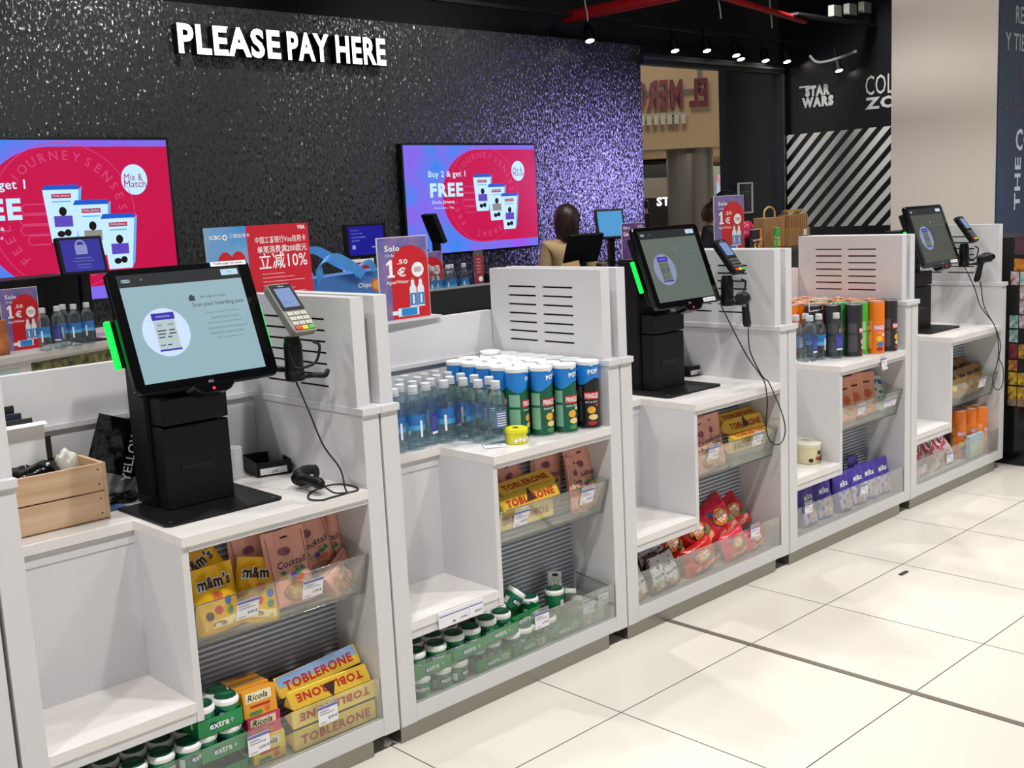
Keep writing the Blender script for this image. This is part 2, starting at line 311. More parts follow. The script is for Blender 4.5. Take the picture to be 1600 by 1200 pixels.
for k in range(5):
    L_, R_ = SEAM[k], SEAM[k+1]; D = L_+DIV[k]; iL, iR = L_+.064, R_-.062
    c = thing('checkout_counter', CN[k], 'counter', ((L_+R_)/2, .3, 0), group='row of white checkout counters'); ox = -(L_+R_)/2; CNT.append(c)
    T = Matrix.Translation((ox, -.3, 0))
    def P(bb, nm, bev=.0015): return bb.obj(nm, c, bev, T)
    b = B(); wing(b, L_+.004, iL); P(b, 'side_wing'); b = B(); wing(b, iR, R_-.004); P(b, 'side_wing')
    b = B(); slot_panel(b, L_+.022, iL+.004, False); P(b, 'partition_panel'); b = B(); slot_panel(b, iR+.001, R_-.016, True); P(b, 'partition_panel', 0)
    b = B(); b.box(iL, iR, .585, .612, .78, 1.2, WHITE); b.box(iL, iR, .572, .585, 1.03, 1.046, WHITE); P(b, 'back_panel')
    b = B(); b.prism([(iL, .262), (D, .262), (D, -.004), (iR, -.004), (iR, .585), (iL, .585)], .028, WHITE2, Matrix.Translation((0, 0, .781))); P(b, 'worktop')
    b = B(); b.box(iL, D+.014, .275, .29, .312, .781, WHITE); b.box(D, D+.02, .004, .29, .312, .781, WHITE)
    b.box(iL, D, .272, .276, .745, .778, WHITE); P(b, 'alcove_wall', .0008)
    b = B(); b.box(iL, D, .002, .275, .34, .368, WHITE2); b.box(iL, D, .006, .02, .312, .34, WHITE); P(b, 'alcove_shelf')
    b = B(); b.box(D+.02, iR, .002, .018, .765, .781, WHITE); P(b, 'upper_rail'); b = B(); b.box(iL, iR, 0, .02, .054, .107, WHITE); P(b, 'front_rail'); b = B(); b.box(iL, iR, .021, .204, .088, .1, mat('drawer_bottom_grey', '#b9b6b2', .4)); P(b, 'drawer_floor', 0)
    b = B(); y = .205; z = .1; DX = D+.019
    while z < .77: b.add([(DX, y+.012, z), (iR, y+.012, z), (iR, y, z+.0045), (DX, y, z+.0045), (DX, y, z+.0115), (iR, y, z+.0115), (DX, y+.012, z+.016), (iR, y+.012, z+.016)], [(0, 1, 2, 3), (3, 2, 5, 4), (4, 5, 7, 6)], GREYM); z += .016
    b.box(DX, iR, y+.0118, y+.02, .1, .78, GREYM); b.box(iL, DX, y+.0118, y+.02, .1, .312, GREYM); P(b, 'corrugated_back', 0)
    b = B(); b.box(iL, iR, .003, .0055, .108, .235, ACR); P(b, 'front_glass', 0)
    b = B(); b.box(L_+.003, R_-.1, .006, .5, .0, .054, STEEL); P(b, 'kick_base')
    # hanging acrylic bin
    zb = .505 if k != 4 else .44
    bn = thing('acrylic_bin', 'clear acrylic bin hung high in the %s' % ['counter below the lit kiosk', 'counter below the water bottles', 'counter below the middle kiosk', 'counter below the orange cans', 'counter at the row end, holding brown boxes'][k], 'bin', ((D+iR)/2, .1, zb), group='hanging acrylic bins')
    x0, x1 = D+.026-(D+iR)/2, iR-.006-(D+iR)/2; t = .004; q = zb
    b = B(); b.box(x0, x1, -.055, .095, -.012, -.008, ACR); b.obj('bin_base', bn)
    M = frame((0, -.055, -.012), (1, 0, 0), (0, -.035, .125)); b = B(); b.box(x0, x1, 0, .129, -t, 0, ACR, M); b.obj('bin_front', bn)
    for s in (x0, x1-t):
        b = B(); b.prism([(-.055, -.012), (.095, -.012), (.095, .16), (-.088, .113)], t, ACR, frame((s, 0, 0), (0, 1, 0))); b.cyl((s+t/2, -.0555, -.012), (s+t/2, -.0895, .113), .0025, ACRE, 6); b.obj('bin_end', bn)
    b = B(); b.cyl((x0, -.057, -.011), (x1, -.057, -.011), .002, ACRE, 6); b.cyl((x0, -.0915, .113), (x1, -.0915, .113), .0014, ACRE, 6); b.obj('bin_edge', bn)
# the neighbouring counter cut by the picture edge
c = thing('checkout_counter', 'side of a white checkout counter with low louvre slots, cut by the picture edge', 'counter', (.45, .3, 0), group='row of white checkout counters')
b = B(); T = Matrix.Translation((-.45, -.3, 0)); b.box(.742, .804, 0, .60, .052, 1.022, WHITE); b.box(.736, .81, -.008, .606, 1.022, 1.043, WHITE); b.obj('side_wing', c, .0015, T)
b = B(); [b.box(.7405, .7425, .03, .3, z, z+.006, DARK) for z in [.1+.0165*j for j in range(28)]]; b.obj('louvre_slot', c, 0, T)
b = B(); b.box(.748, .792, .022, .585, 1.043, 1.358, WHITE); b.obj('partition_panel', c, .0015, T)
b = B(); b.box(.2, .742, .585, .612, .78, 1.2, WHITE); b.obj('back_panel', c, .0015, T); b = B(); b.box(.2, .742, .05, .585, .781, .809, WHITE2); b.obj('worktop', c, .0015, T)
b = B(); b.box(.2, .7, .02, .5, 0, .054, STEEL); b.obj('kick_base', c, 0, T)

# ---------------------------------------------------------------- self-service kiosks
SCRB = emis('screen_pale_blue', '#9fc0cb', .85); SCRD = emis('screen_angle_washed_grey', '#7f8a82', .55); SCRE = emis('screen_angle_washed_olive', '#6f7368', .42)  # grey and olive screens: oblique-view washout painted into their emission
BARD = emis('screen_header_dark', '#23282c', .6); UIW = emis('screen_disc_white', '#cfe2ff', 1.0); UID = emis('screen_disc_angle_washed', '#a9b9dd', .6); UIT = emis('screen_ink', '#4b5a64', .5); UIP = emis('screen_purple', '#3b27b5', .9); UIG = emis('screen_note_grey', '#7d929c', .6)
UIB = emis('screen_button', '#bfe0f2', .95); PASS = emis('screen_pass_paper', '#c4d7dc', .85); PASSD = emis('screen_pass_angle_washed', '#8d9a8d', .5); GRN = emis('green_light', '#05e64a', 1.6)
def kiosk(label, x, y, mode, tray):
    k = thing('self_checkout_kiosk', label, 'kiosk', (x, y, .809), group='self-service kiosks')
    b = B(); b.prism([(-.178, -.125), (-.165, -.138), (.165, -.138), (.178, -.125), (.178, .15), (-.178, .15)], .008, BLACK)
    for s in (-.155, .155): b.lathe([(.005, 0), (.005, .0015)], STEEL, 12, Matrix.Translation((s, -.115, .008)))
    b.obj('base_plate', k, .002)
    b = B(); b.box(-.1, .1, -.005, .06, .008, .235, BLACK); b.obj('printer_cabinet', k, .004)
    b = B(); b.box(-.055, .04, -.0075, -.0045, .105, .125, BLACKG); b.box(-.05, .035, -.009, -.0065, .108, .113, BLACK); b.obj('receipt_slot', k)
    b = B(); b.box(-.1, .1, -.008, .06, .240, .315, BLACK); b.obj('drawer', k, .004)
    b = B(); b.box(-.108, .1, .06, .165, .008, .54, BLACK); b.box(-.112, -.107, .064, .16, .03, .53, BLACK); b.obj('column', k, .004)
    # tilted head
    M = frame((-.003, -.122, .352), (1, 0, 0), (0, .12, .318)); h = .34; w = .209
    b = B(); b.prism([(-w+.012, 0), (w-.012, 0), (w, .012), (w, h-.012), (w-.012, h), (-w+.012, h), (-w, h-.012), (-w, .012)], .022, BLACKG, M @ Matrix.Translation((0, 0, -.022))); b.obj('screen_bezel', k, .004)
    b = B(); b.box(-.19, .19, .03, .31, -.06, -.022, BLACK, M); b.box(-.1, .1, .05, .25, -.12, -.06, BLACK, M); b.obj('screen_housing', k, .006)
    scr = {0: SCRB, 1: SCRD, 2: SCRE}[mode]; disc = UIW if mode == 0 else UID; pas = PASS if mode == 0 else PASSD  # modes past the first use tones with the viewing-angle washout painted in
    b = B(); x0, x1, z0, z1 = -.182, .172, .027, .322; E = .0006
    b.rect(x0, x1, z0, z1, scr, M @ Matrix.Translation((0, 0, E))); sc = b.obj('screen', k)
    MM = M @ Matrix.Translation((0, 0, E*2)); b = B(); b.rect(x0, x1, z1-.034, z1, BARD, MM); M3 = M @ Matrix.Translation((0, 0, E*3)); M4 = M @ Matrix.Translation((0, 0, E*4)); M5 = M @ Matrix.Translation((0, 0, E*5))
    b.rect(x1-.058, x1-.006, z1-.023, z1-.006, UIB, M3); b.text('Ayuda', x1-.032, z1-.015, UIT, M4, h=.005)
    for j in range(5): b.ring(x0+.012+.004*j, z1-.017, .0035, .0045, UIB, M3, 10)
    b.rect(x0+.06, x0+.066, z1-.018, z1-.012, UIG, M3)
    b.oval(x0+.095, .158, .066, .066, disc, MM, n=40); cx = x0+.095
    b.rect(cx-.03, cx+.03, .107, .209, pas, M3); b.rect(cx-.032, cx+.032, .192, .211, UIP, M4); b.rect(cx-.031, cx+.031, .107, .112, UIP, M4)
    b.text('BOARDING PASS', cx, .201, UIB, M5, w=.04)
    b.text('2EX', cx-.015, .178, UIT, M4, h=.006); b.text('LHR', cx+.016, .178, UIT, M4, h=.006)
    for j, (a, c_) in enumerate([(-.025, .0), (.008, .024), (-.025, -.004), (.006, .026), (-.025, -.008), (.0, .012)]): b.rect(cx+a, cx+c_, .165-.009*(j//2)-.004, .1665-.009*(j//2)-.002, UIT, M4)
    b.rect(cx-.026, cx-.012, .122, .125, UIT, M4); b.rect(cx-.006, cx+.006, .122, .125, UIT, M4)
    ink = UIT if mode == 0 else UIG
    b.poly([(-.0, .235), (.018, .235), (.018, .246), (.009, .254), (0, .246)], ink, MM); b.text('Sólo paga con tarjeta', .072, .2435, ink, MM, h=.0085, bold=0)
    b.text('Scan your boarding pass', .083, .222, ink, MM, w=.155, bold=.004)
    for j, t in enumerate(['Escanea tu tarjeta de embarque', 'Scannez votre carte', 'Escaneie o cartão de embarque', 'Scannerizza la carta d\'imbarco', 'Bordkarte scannen bitte', 'Scan je instapkaart a.u.b.']): b.text(t, .088+(j % 2)*.004, .198-.0145*j, UIG, MM, h=.0072, bold=0)
    b.obj('screen_content', sc)
    b = B(); b.text('elo', .0, .012, GREYP, M @ Matrix.Translation((0, 0, .0005)), h=.009, bold=.03); b.obj('badge_lettering', k)
    b = B(); xx = (.09, .20, h-.014, h-.001) if mode == 0 else (.09, .17, .006, .022); b.rect(*xx, CARD, M @ Matrix.Translation((0, 0, .0008))); b.text('Puedes pagar con tarjeta' if mode == 0 else 'pagar con tarjeta', (xx[0]+xx[1])/2, (xx[2]+xx[3])/2, PRINTK, M @ Matrix.Translation((0, 0, .0014)), w=(xx[1]-xx[0])*.8, bold=0); b.obj('sticker', k)
    for s in (-1, 1):
        b = B(); b.prism([(s*.222-.008, .085), (s*.222+.008, .085), (s*.222+.008, .215), (s*.222-.008, .215)], .014, GRN, M @ Matrix.Translation((0, 0, -.045))); b.obj('light_strip', k, .004)
        b = B(); b.box(min(s*.17, s*.213), max(s*.17, s*.213), .09, .21, -.05, -.035, BLACK, M); b.obj('light_bracket', k)
    b = B(); b.prism([(.062, .004), (-.062, .004), (-.058, -.008), (-.045, -.019), (-.03, -.024), (.03, -.024), (.045, -.019), (.058, -.008)][::-1], .05, BLACKG, M @ Matrix.Translation((0, 0, -.035))); b.obj('scan_window', k, .003)
    b = B(); b.oval(-.005, -.012, .004, .004, emis('red_led', '#ff2440', 3), M @ Matrix.Translation((0, 0, .0155)), None, 12, 1); b.obj('indicator_light', k)
    # bracket, post and card terminal
    b = B(); b.cyl((.2, .02, .36), (.262, -.105, .355), .009, BLACK, 10); b.box(.05, .22, .0, .03, .345, .375, BLACK); b.obj('terminal_arm', k)
    b = B(); b.lathe([(.027, .0), (.029, .02), (.026, .028), (.026, .10), (.02, .125)], BLACK, 20, Matrix.Translation((.262, -.11, .325))); b.obj('terminal_post', k)
    b = B(); b.tube([(.235, -.13, .42), (.238, -.15, .37), (.26, -.165, .366), (.30, -.165, .378), (.315, -.165, .42), (.305, -.15, .432)], .004, BLACK); b.obj('terminal_guard', k)
    b = B(); b.cyl((.262, -.13, .335), (.31, -.16, .337), .006, BLACK, 8); b.tube([(.305, -.15, .337), (.325, -.165, .335), (.345, -.15, .343)], .008, BLACK); b.obj('scanner_holder', k)
    TM = frame((.27, -.155, .452), (1, .05, 0), (-.03, .09, .14)); SILV = mat('terminal_silver', '#7d7b74', .5, .3)
    b = B(); b.prism([(-.035, 0), (.035, 0), (.041, .01), (.041, .15), (.035, .162), (-.035, .162), (-.041, .15), (-.041, .01)], .026, SILV if mode == 0 else BLACK, TM); b.obj('terminal_body', k, .003)
    M1 = TM @ Matrix.Translation((0, 0, .0265)); M2 = TM @ Matrix.Translation((0, 0, .0275)); M0 = TM @ Matrix.Translation((0, 0, .0283))
    b = B(); b.prism([(-.036, .072), (.036, .072), (.036, .157), (-.036, .157)], .001, BLACK, M1); b.rect(-.027, .027, .082, .144, emis('terminal_screen', '#7f9ad0', .9), M0); b.text('verifone', 0, .151, PRINTW, M0, h=.004)
    b.text('BIENVENIDO', -.004, .097, emis('terminal_ink', '#3f5b9b', .6), M0 @ Matrix.Translation((0, 0, .0004)), w=.03, bold=0); b.obj('terminal_screen', k)
    for r in range(4):
        for q in range(3):
            m = [mat('key_red', '#d02a2a', .5), mat('key_yellow', '#e0c51f', .5), mat('key_green', '#49b13a', .5)][q] if r == 0 else mat('key_grey', '#c9c7be', .5) if mode == 0 else mat('key_dark', '#4d4d4d', .5)
            b = B(); b.box(-.031+.022*q, -.012+.022*q, .008+.0155*r, .019+.0155*r, .025, .0295, m, TM)
            if r: b.text('789456123'[(r-1)*3+q], -.0215+.022*q, .0135+.0155*r, PRINTK, TM @ Matrix.Translation((0, 0, .0298)), h=.005)
            b.obj('key', k, .001)
    return k
kiosk('self-service kiosk with the bright boarding-pass screen beside the wooden crate', 1.45, .243, 0, 1)
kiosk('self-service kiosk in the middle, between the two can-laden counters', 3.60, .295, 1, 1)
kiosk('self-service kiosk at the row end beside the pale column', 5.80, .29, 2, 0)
# barcode scanners with their cords
def scanner(label, M):
    s = thing('barcode_scanner', label, 'barcode scanner', M.to_translation(), M.to_euler(), group='handheld barcode scanners')
    b = B(); R = [(-.055, .017, .016, -.004), (-.045, .027, .026, -.004), (-.02, .03, .027, 0), (.01, .026, .024, .0), (.03, .017, .02, -.004)]
    vs = []; n = 16
    for x, ry, rz, dz in R: vs += [(x, ry*cos(2*pi*j/n), dz+rz*sin(2*pi*j/n)) for j in range(n)]
    b.add(vs, [(q*n+j, q*n+(j+1) % n, (q+1)*n+(j+1) % n, (q+1)*n+j) for q in range(4) for j in range(n)]+[tuple(range(n-1, -1, -1)), tuple(range(4*n, 5*n))], BLACK, None, True); b.obj('head', s)
    b = B(); b.lathe([(.016, -.012), (.016, -.004)], BLACKG, 18, frame((-.053, 0, -.004), (0, 1, 0), (0, 0, 1)) @ Matrix.Scale(1.4, 4, (1, 0, 0))); b.obj('lens_window', s)
    b = B(); vs = []
    for t, rx, ry in [(0, .018, .017), (.03, .015, .015), (.07, .017, .016), (.105, .018, .017), (.118, .012, .012)]:
        c = Vector((.012, 0, -.008))+Vector((.42, 0, -.9)).normalized()*t
        vs += [(c.x+rx*cos(2*pi*j/14), ry*sin(2*pi*j/14), c.z) for j in range(14)]
    b.add(vs, [(q*14+j, q*14+(j+1) % 14, (q+1)*14+(j+1) % 14, (q+1)*14+j) for q in range(4) for j in range(14)]+[tuple(range(56, 70))], BLACK, None, True); b.obj('handle', s)
    b = B(); b.box(-.012, .006, -.006, .006, -.034, -.024, GREYM); b.obj('trigger', s)
    return s
M = Matrix.Translation((1.733, .175, .842)) @ Euler((radians(90), 0, radians(-158)), 'XYZ').to_matrix().to_4x4()
scanner('black barcode scanner lying on the worktop of the crate counter', M)
def cord(label, pts, r=.0026):
    return tag(B().tube(pts, r, CORD, 8, 8).obj('scanner_cord'), label, 'cable', 'scanner cords')
cord('black looped cord from the card terminal to the scanner lying on the worktop', [(1.71, .13, 1.135), (1.719, .09, 1.053), (1.733, .05, .953), (1.763, .02, .883), (1.785, .035, .822), (1.768, .007, .8125), (1.711, -.0, .8125), (1.68, .0, .8125), (1.666, .038, .8125), (1.706, .093, .813), (1.775, .11, .816), (1.815, .10, .814), (1.828, .06, .8125), (1.815, .012, .8125), (1.777, .0, .814), (1.737, .015, .818), (1.73, .055, .832)])
scanner('black barcode scanner hanging by the middle kiosk', Matrix.Translation((3.765, .035, 1.178)) @ Euler((0, radians(8), radians(20))).to_matrix().to_4x4())
cord('black cord looping down from the middle kiosk in front of its counter', [(3.70, .1, 1.152), (3.713, .05, 1.05), (3.732, .0, .947), (3.785, -.02, .872), (3.82, -.022, .826), (3.835, -.022, .745), (3.824, -.022, .651), (3.843, -.022, .595), (3.892, -.022, .56), (3.942, -.022, .565), (3.965, -.022, .613), (3.94, -.022, .687), (3.889, -.022, .768), (3.845, -.022, .83), (3.80, -.02, .864), (3.774, .015, .961), (3.784, .03, 1.045), (3.80, .035, 1.07)])
scanner('black barcode scanner hanging by the kiosk at the row end', Matrix.Translation((5.985, .04, 1.185)) @ Euler((0, radians(8), radians(160))).to_matrix().to_4x4())
cord('black cord looping down from the row-end kiosk beside the card rack', [(5.89, .1, 1.151), (5.91, .05, 1.029), (5.92, .02, .932), (5.99, -.02, .835), (6.035, -.022, .765), (6.055, -.022, .707), (6.055, -.022, .637), (6.02, -.022, .58), (5.99, -.022, .53), (6.01, -.022, .485), (6.06, -.022, .463), (6.11, -.022, .475), (6.13, -.022, .53), (6.11, -.022, .59), (6.065, -.022, .64), (6.062, -.03, .715), (6.01, -.02, .816), (5.965, .02, .925), (5.945, .03, 1.03), (5.943, .035, 1.065)])

# ---------------------------------------------------------------- goods: bags
def pouch_map(w, h, t, seed, pillow=False):
    def S(a, b, off=0, back=False):
        u = max(-1, min(1, 2*a/w)); v = max(0, min(1, b/h))
        p = (sin(pi*min(max(v, .02), .98))**.45 if pillow else max(.03, (1-v**2.4))*(1 if v > .06 else .75+v*4)) * (1-abs(u)**2.6)**.55
        if v > .95 or (pillow and v < .05): p = min(p, .04)
        d = t*.5*p+noise.noise(Vector((a*38+seed, b*30, seed*3.1)))*.0075*(1-abs(u)**6)+noise.noise(Vector((a*90+seed, b*75, seed)))*.0022*(1-abs(u)**6)
        d = max(d, .0006)+off
        return (a, d if back else -d, b)
    return S
def pouch(name, label, cat, w, h, t, seed, zones, decor, group=None, pillow=False, loc=(0, 0, 0), rot=(0, 0, 0)):
    r = thing(name, label, cat, loc, rot, group); S = pouch_map(w, h, t, seed, pillow); nx, nz = 14, 18
    b = B()
    for back in (0, 1):
        vs = [S(-w/2+w*j/nx, h*k/nz, 0, back) for k in range(nz+1) for j in range(nx+1)]
        for lo, hi, m in zones:
            fs = []
            for k in range(nz):
                if lo <= (k+.5)/nz < hi:
                    for j in range(nx):
                        q = (k*(nx+1)+j, k*(nx+1)+j+1, (k+1)*(nx+1)+j+1, (k+1)*(nx+1)+j); fs.append(q[::-1] if back else q)
            b.add(vs, fs, m, None, True)
    # rim joins front and back
    rim = [(-w/2+w*j/nx, 0) for j in range(nx+1)]+[(w/2, h*k/nz) for k in range(1, nz+1)]+[(w/2-w*j/nx, h) for j in range(1, nx+1)]+[(-w/2, h-h*k/nz) for k in range(1, nz)]
    n = len(rim); b.add([S(x, z) for x, z in rim]+[S(x, z, 0, True) for x, z in rim], [(j, n+j, n+(j+1) % n, (j+1) % n) for j in range(n)], zones[0][2], None, True)
    b.obj('bag_film', r)
    if decor:
        g = lambda off: (lambda x, y: S(x, y, off))
        decor(g, r)
    return r
FOILY = mat('yellow_foil', '#f2b705', .28, .15, bump=(30, .15)); FOILP = mat('salmon_film', '#e5a592', .33, bump=(30, .1)); FOILP2 = mat('salmon_film_dark', '#b5604f', .35); ORNGP = mat('orange_art', '#d96a3c', .4); GREENP = mat('green_art', '#3f8d57', .4); VIOP = mat('violet_art', '#4a3aa0', .4)
NUT = mat('nuts', '#c9ab7c', .5, var=(60, '#8d6a45')); BROWNP = mat('brown_print', '#3a1d14', .4); BLUEA = mat('blue_art', '#2d62a8', .4); MAUVE = mat('mauve_print', '#8a4a63', .4)
def dec_mm(g, r):
    b = B(); b.text('m&m\'s', -.002, .137, PRINTW, None, h=.038, w=.104, bold=.14, mp=g(.0012), shear=.1); b.text('m&m\'s', -.002, .137, BROWNP, None, h=.032, w=.096, bold=.05, mp=g(.0020), shear=.1); b.obj('logo_lettering', r)
    b = B(); random.seed(4)
    for x, z, m in [(-.03, .085, FOILY), (-.005, .06, mat('candy_red', '#c22b24', .3)), (.026, .08, BLUEA), (.0, .097, ORNGP), (.03, .052, GREENP), (-.034, .05, BROWNP)]: b.oval(x, z, .012, .012, m, None, g(.0012), 14, 2)
    b.rect(-.05, .05, .014, .036, mat('cream_print', '#e9d9a0', .5), None, g(.001), 4); b.oval(-.01, .025, .02, .008, NUT, None, g(.0016), 14, 2); b.obj('candy_picture', r)
def dec_ck(g, r):
    b = B(); b.text('Cocktail', .004, .118, mat('plum_print', '#2a1c3c', .4), None, w=.088, bold=.01, mp=g(.0016), shear=.25, rot=.06); b.text('nuts mix', .022, .103, BROWNP, None, h=.006, bold=0, mp=g(.0016)); b.obj('logo_lettering', r)
    b = B(); b.oval(-.01, .152, .02, .012, MAUVE, None, g(.001), 18, 2); b.obj('seal_print', r); b = B(); b.oval(0, .19, .014, .003, PRINTK, None, g(.001), 12, 2); b.obj('hang_slot', r)
    b = B()
    for x, z, rx, rz, m in [(-.028, .094, .009, .005, GREENP), (.018, .09, .012, .006, GREENP), (.034, .094, .008, .006, GREENP), (0, .082, .011, .009, VIOP), (-.018, .078, .014, .008, NUT), (.018, .074, .014, .009, ORNGP), (-.004, .07, .012, .007, NUT)]: b.oval(x, z, rx, rz, m, None, g(.0012), 14, 2)
    b.oval(0, .036, .038, .026, FOILP2, None, g(.0009), 24, 3); b.oval(0, .036, .035, .023, NUT, None, g(.0014), 24, 3); b.obj('nut_window', r)
    b = B(); [b.rect(x-.001, x+.001, .01, .20, MAUVE, None, g(.0008), 12) for x in (-.056, .056)]; b.obj('seam_print', r)
YB = pouch('candy_bag', 'yellow candy bag standing at the front corner of the bin under the lit kiosk', 'candy bag', .132, .178, .05, 1.7, [(0, 1, FOILY)], dec_mm, 'yellow candy bags', loc=(1.378, .075, .507), rot=(radians(-7), 0, radians(4)))
dup(YB, 'yellow candy bag leaning tilted over the back of the other yellow bags', (1.445, .165, .552), (radians(-10), radians(-27), radians(2)))
dup(YB, 'yellow candy bag squeezed beside the pink nut bags, its top bent', (1.505, .10, .487), (radians(-12), radians(12), radians(-12)))
PK = pouch('nut_bag', 'pink nut bag standing in front, its whole label showing, below the lit kiosk', 'nut bag', .132, .212, .055, 5.1, [(0, 1, FOILP)], dec_ck, 'pink nut bags', loc=(1.622, .085, .512), rot=(radians(-10), radians(-2), radians(-6)))
dup(PK, 'pink nut bag half hidden between yellow bags and the front pink bag', (1.545, .165, .52), (radians(-6), 0, radians(3)))
dup(PK, 'pink nut bag leaning behind the front one, its nut window showing', (1.765, .155, .525), (radians(-8), radians(-12), radians(-8)))
dup(PK, 'pink nut bag at the bin end against the white wing, turned edge-on', (1.815, .165, .522), (radians(-6), radians(-9), radians(-42)), scale=(.8, 1, 1))
dup(PK, 'pink nut bag lying low at the bin end, showing through the clear front', (1.735, .085, .518), (radians(-20), radians(62), radians(-6)), scale=(.75, 1, .6))
dup(PK, 'pink nut bag facing out with a price tag before it, below the green cans', (2.845, .092, .512), (radians(-8), 0, radians(-4)), scale=(1.05, 1, 1.05))
dup(PK, 'narrow pink nut bag stuck slantwise in front of its larger neighbour', (2.785, .062, .512), (radians(-12), radians(10), radians(12)), scale=(.72, .6, .92))
dup(PK, 'pink nut bag squeezed behind the golden bars below the green cans', (2.72, .165, .53), (radians(-4), radians(6), radians(-10)))
dup(PK, 'pink nut bag lying back in the dark corner above the golden bars', (2.60, .175, .56), (radians(-4), radians(-16), 0), scale=(.9, .8, .8))
dup(PK, 'pink nut bag next to the alcove in the bin below the middle kiosk', (3.535, .075, .508), (radians(-6), radians(-3), 0))
dup(PK, 'pink nut bag second from the alcove below the middle kiosk', (3.63, .095, .508), (radians(-6), radians(-5), radians(-14)), scale=(.85, .9, 1))
dup(PK, 'darker pink nut bag lying behind the others below the middle kiosk', (3.60, .17, .545), (radians(-4), radians(5), 0), scale=(1, .8, .9))
SALM = mat('salmon_matte_film', '#e8a287', .45, bump=(28, .2)); MINT = mat('mint_film', '#cfe0d4', .4, bump=(28, .2))
def dec_plain(g, r):
    b = B(); b.oval(0, .10, .03, .02, ORNGP, None, g(.001), 18, 2); b.oval(.0, .05, .035, .022, NUT, None, g(.001), 18, 2); b.rect(-.03, .03, .15, .158, BROWNP, None, g(.001), 3); b.obj('front_print', r)
def dec_mint(g, r):
    b = B(); b.rect(-.04, .04, .13, .15, BLUEA, None, g(.001), 3); [b.oval(x, z, .012, .008, GREENP, None, g(.001), 12, 2) for x, z in [(-.02, .1), (.02, .09), (0, .06)]]; b.obj('front_print', r)
SA = pouch('snack_bag', 'salmon snack bag next to the alcove below the orange cans', 'snack bag', .15, .20, .06, 9.3, [(0, 1, SALM)], dec_plain, 'salmon snack bags', loc=(4.66, .10, .512), rot=(radians(-8), 0, radians(-6)))
dup(SA, 'salmon snack bag second in the row below the orange cans', (4.77, .115, .512), (radians(-6), radians(-3), radians(-20)))
dup(SA, 'salmon snack bag third in the row, beside the mint bag', (4.885, .125, .512), (radians(-6), radians(3), radians(-14)))
pouch('snack_bag', 'mint and white snack bag at the end of the salmon bags', 'snack bag', .14, .17, .06, 3.3, [(0, 1, MINT)], dec_mint, loc=(4.985, .13, .512), rot=(radians(-8), radians(10), radians(-14)))
# purple chocolate bags
PURP = mat('purple_film', '#4b3a9a', .35, bump=(26, .15)); PURPL = mat('purple_film_pale', '#8276b8', .35)
def dec_mk(g, r):
    b = B(); b.text('Milka', 0, .125, PRINTW, None, w=.075, bold=.03, mp=g(.0016), shear=.3, rot=.1); b.obj('logo_lettering', r)
    b = B(); b.rect(-.06, .06, .008, .09, mat('cream_picture', '#b9aed0', .4), None, g(.0009), 6); random.seed(2); [b.oval(random.uniform(-.04, .04), random.uniform(.02, .075), .012, .009, NUT, None, g(.0014), 10, 2) for j in range(9)]; b.obj('nut_picture', r)
mk = [(4.30, .075, 4, 'at the alcove end of the drawer with a price tag before it'), (4.44, .08, -8, 'second from the drawer end, half turned'), (4.60, .07, 0, 'third in the drawer, standing a little apart'), (4.735, .075, -6, 'fourth in the drawer behind the second price tag'), (4.855, .08, -10, 'fifth in the drawer, near the white wing'), (4.975, .075, -6, 'last in the drawer beside the white wing')]
MK = None
for x, y, a, t in mk:
    lb = 'purple chocolate bag '+t; s = .17 if x == 4.30 else .15
    if not MK: MK = pouch('chocolate_bag', lb, 'chocolate bag', .15, .175, .055, 2.2, [(0, 1, PURP)], dec_mk, 'purple chocolate bags', loc=(x, y, .104), rot=(radians(-9), 0, radians(a)))
    else: dup(MK, lb, (x, y, .104), (radians(-9), 0, radians(a)), scale=(.87, 1, 1))
for j, x in enumerate((4.55, 4.70, 4.84)): dup(MK, 'purple chocolate bag in the back row, %s from the alcove' % ORD[j], (x, .155, .112), (radians(-4), radians(-4+5*j), radians(5*j)), scale=(.9, .9, 1.08))
pouch('candy_bag', 'sliver of a yellow bag beside the purple bags at the drawer end', 'candy bag', .10, .17, .05, 8, [(0, 1, FOILY)], dec_mm, loc=(4.19, .10, .104), rot=(radians(-6), 0, radians(10)))
# brown-white biscuit bags and red-pink candy bags below the middle kiosk
MAR = mat('maroon_film', '#4a1a22', .35); BISW = mat('white_label', '#d8d6da', .45); GOLDB = mat('biscuit', '#c99a55', .5)
def dec_wk(g, r):
    b = B(); b.rect(-.037, .037, .035, .142, BISW, None, g(.0009), 8); b.text('WALKERS', 0, .066, PRINTK, None, w=.055, bold=.03, mp=g(.0016), h=.012); b.oval(0, .10, .007, .009, PRINTK, None, g(.0016), 12, 2); b.rect(-.022, .022, .084, .0855, PRINTK, None, g(.0016), 2); b.obj('label', r)
    b = B(); b.rect(-.04, .04, .012, .046, GOLDB, None, g(.0009), 4); b.oval(.012, .03, .016, .011, BISW, None, g(.0014), 12, 2); b.obj('biscuit_picture', r)
WK = pouch('biscuit_bag', 'dark red biscuit bag with white label, upper one next to the wing', 'biscuit bag', .088, .15, .045, 4.4, [(0, 1, MAR)], dec_wk, 'biscuit bags with white labels', True, (3.205, .105, .165), (radians(-24), radians(-4), 0))
for p, q, t in [((3.30, .12, .165), (radians(-24), radians(-16), radians(-6)), 'upper one beside the red candy bag'), ((3.19, .045, .104), (radians(-10), radians(-3), 0), 'standing low behind the clear drawer front'), ((3.285, .05, .104), (radians(-12), radians(-12), radians(-5)), 'low one next to the red candy bag'), ((3.095, .05, .104), (radians(-14), radians(-14), 0), 'low one half hidden by the white wing')]:
    dup(WK, 'dark red biscuit bag with white label, '+t, p, q)
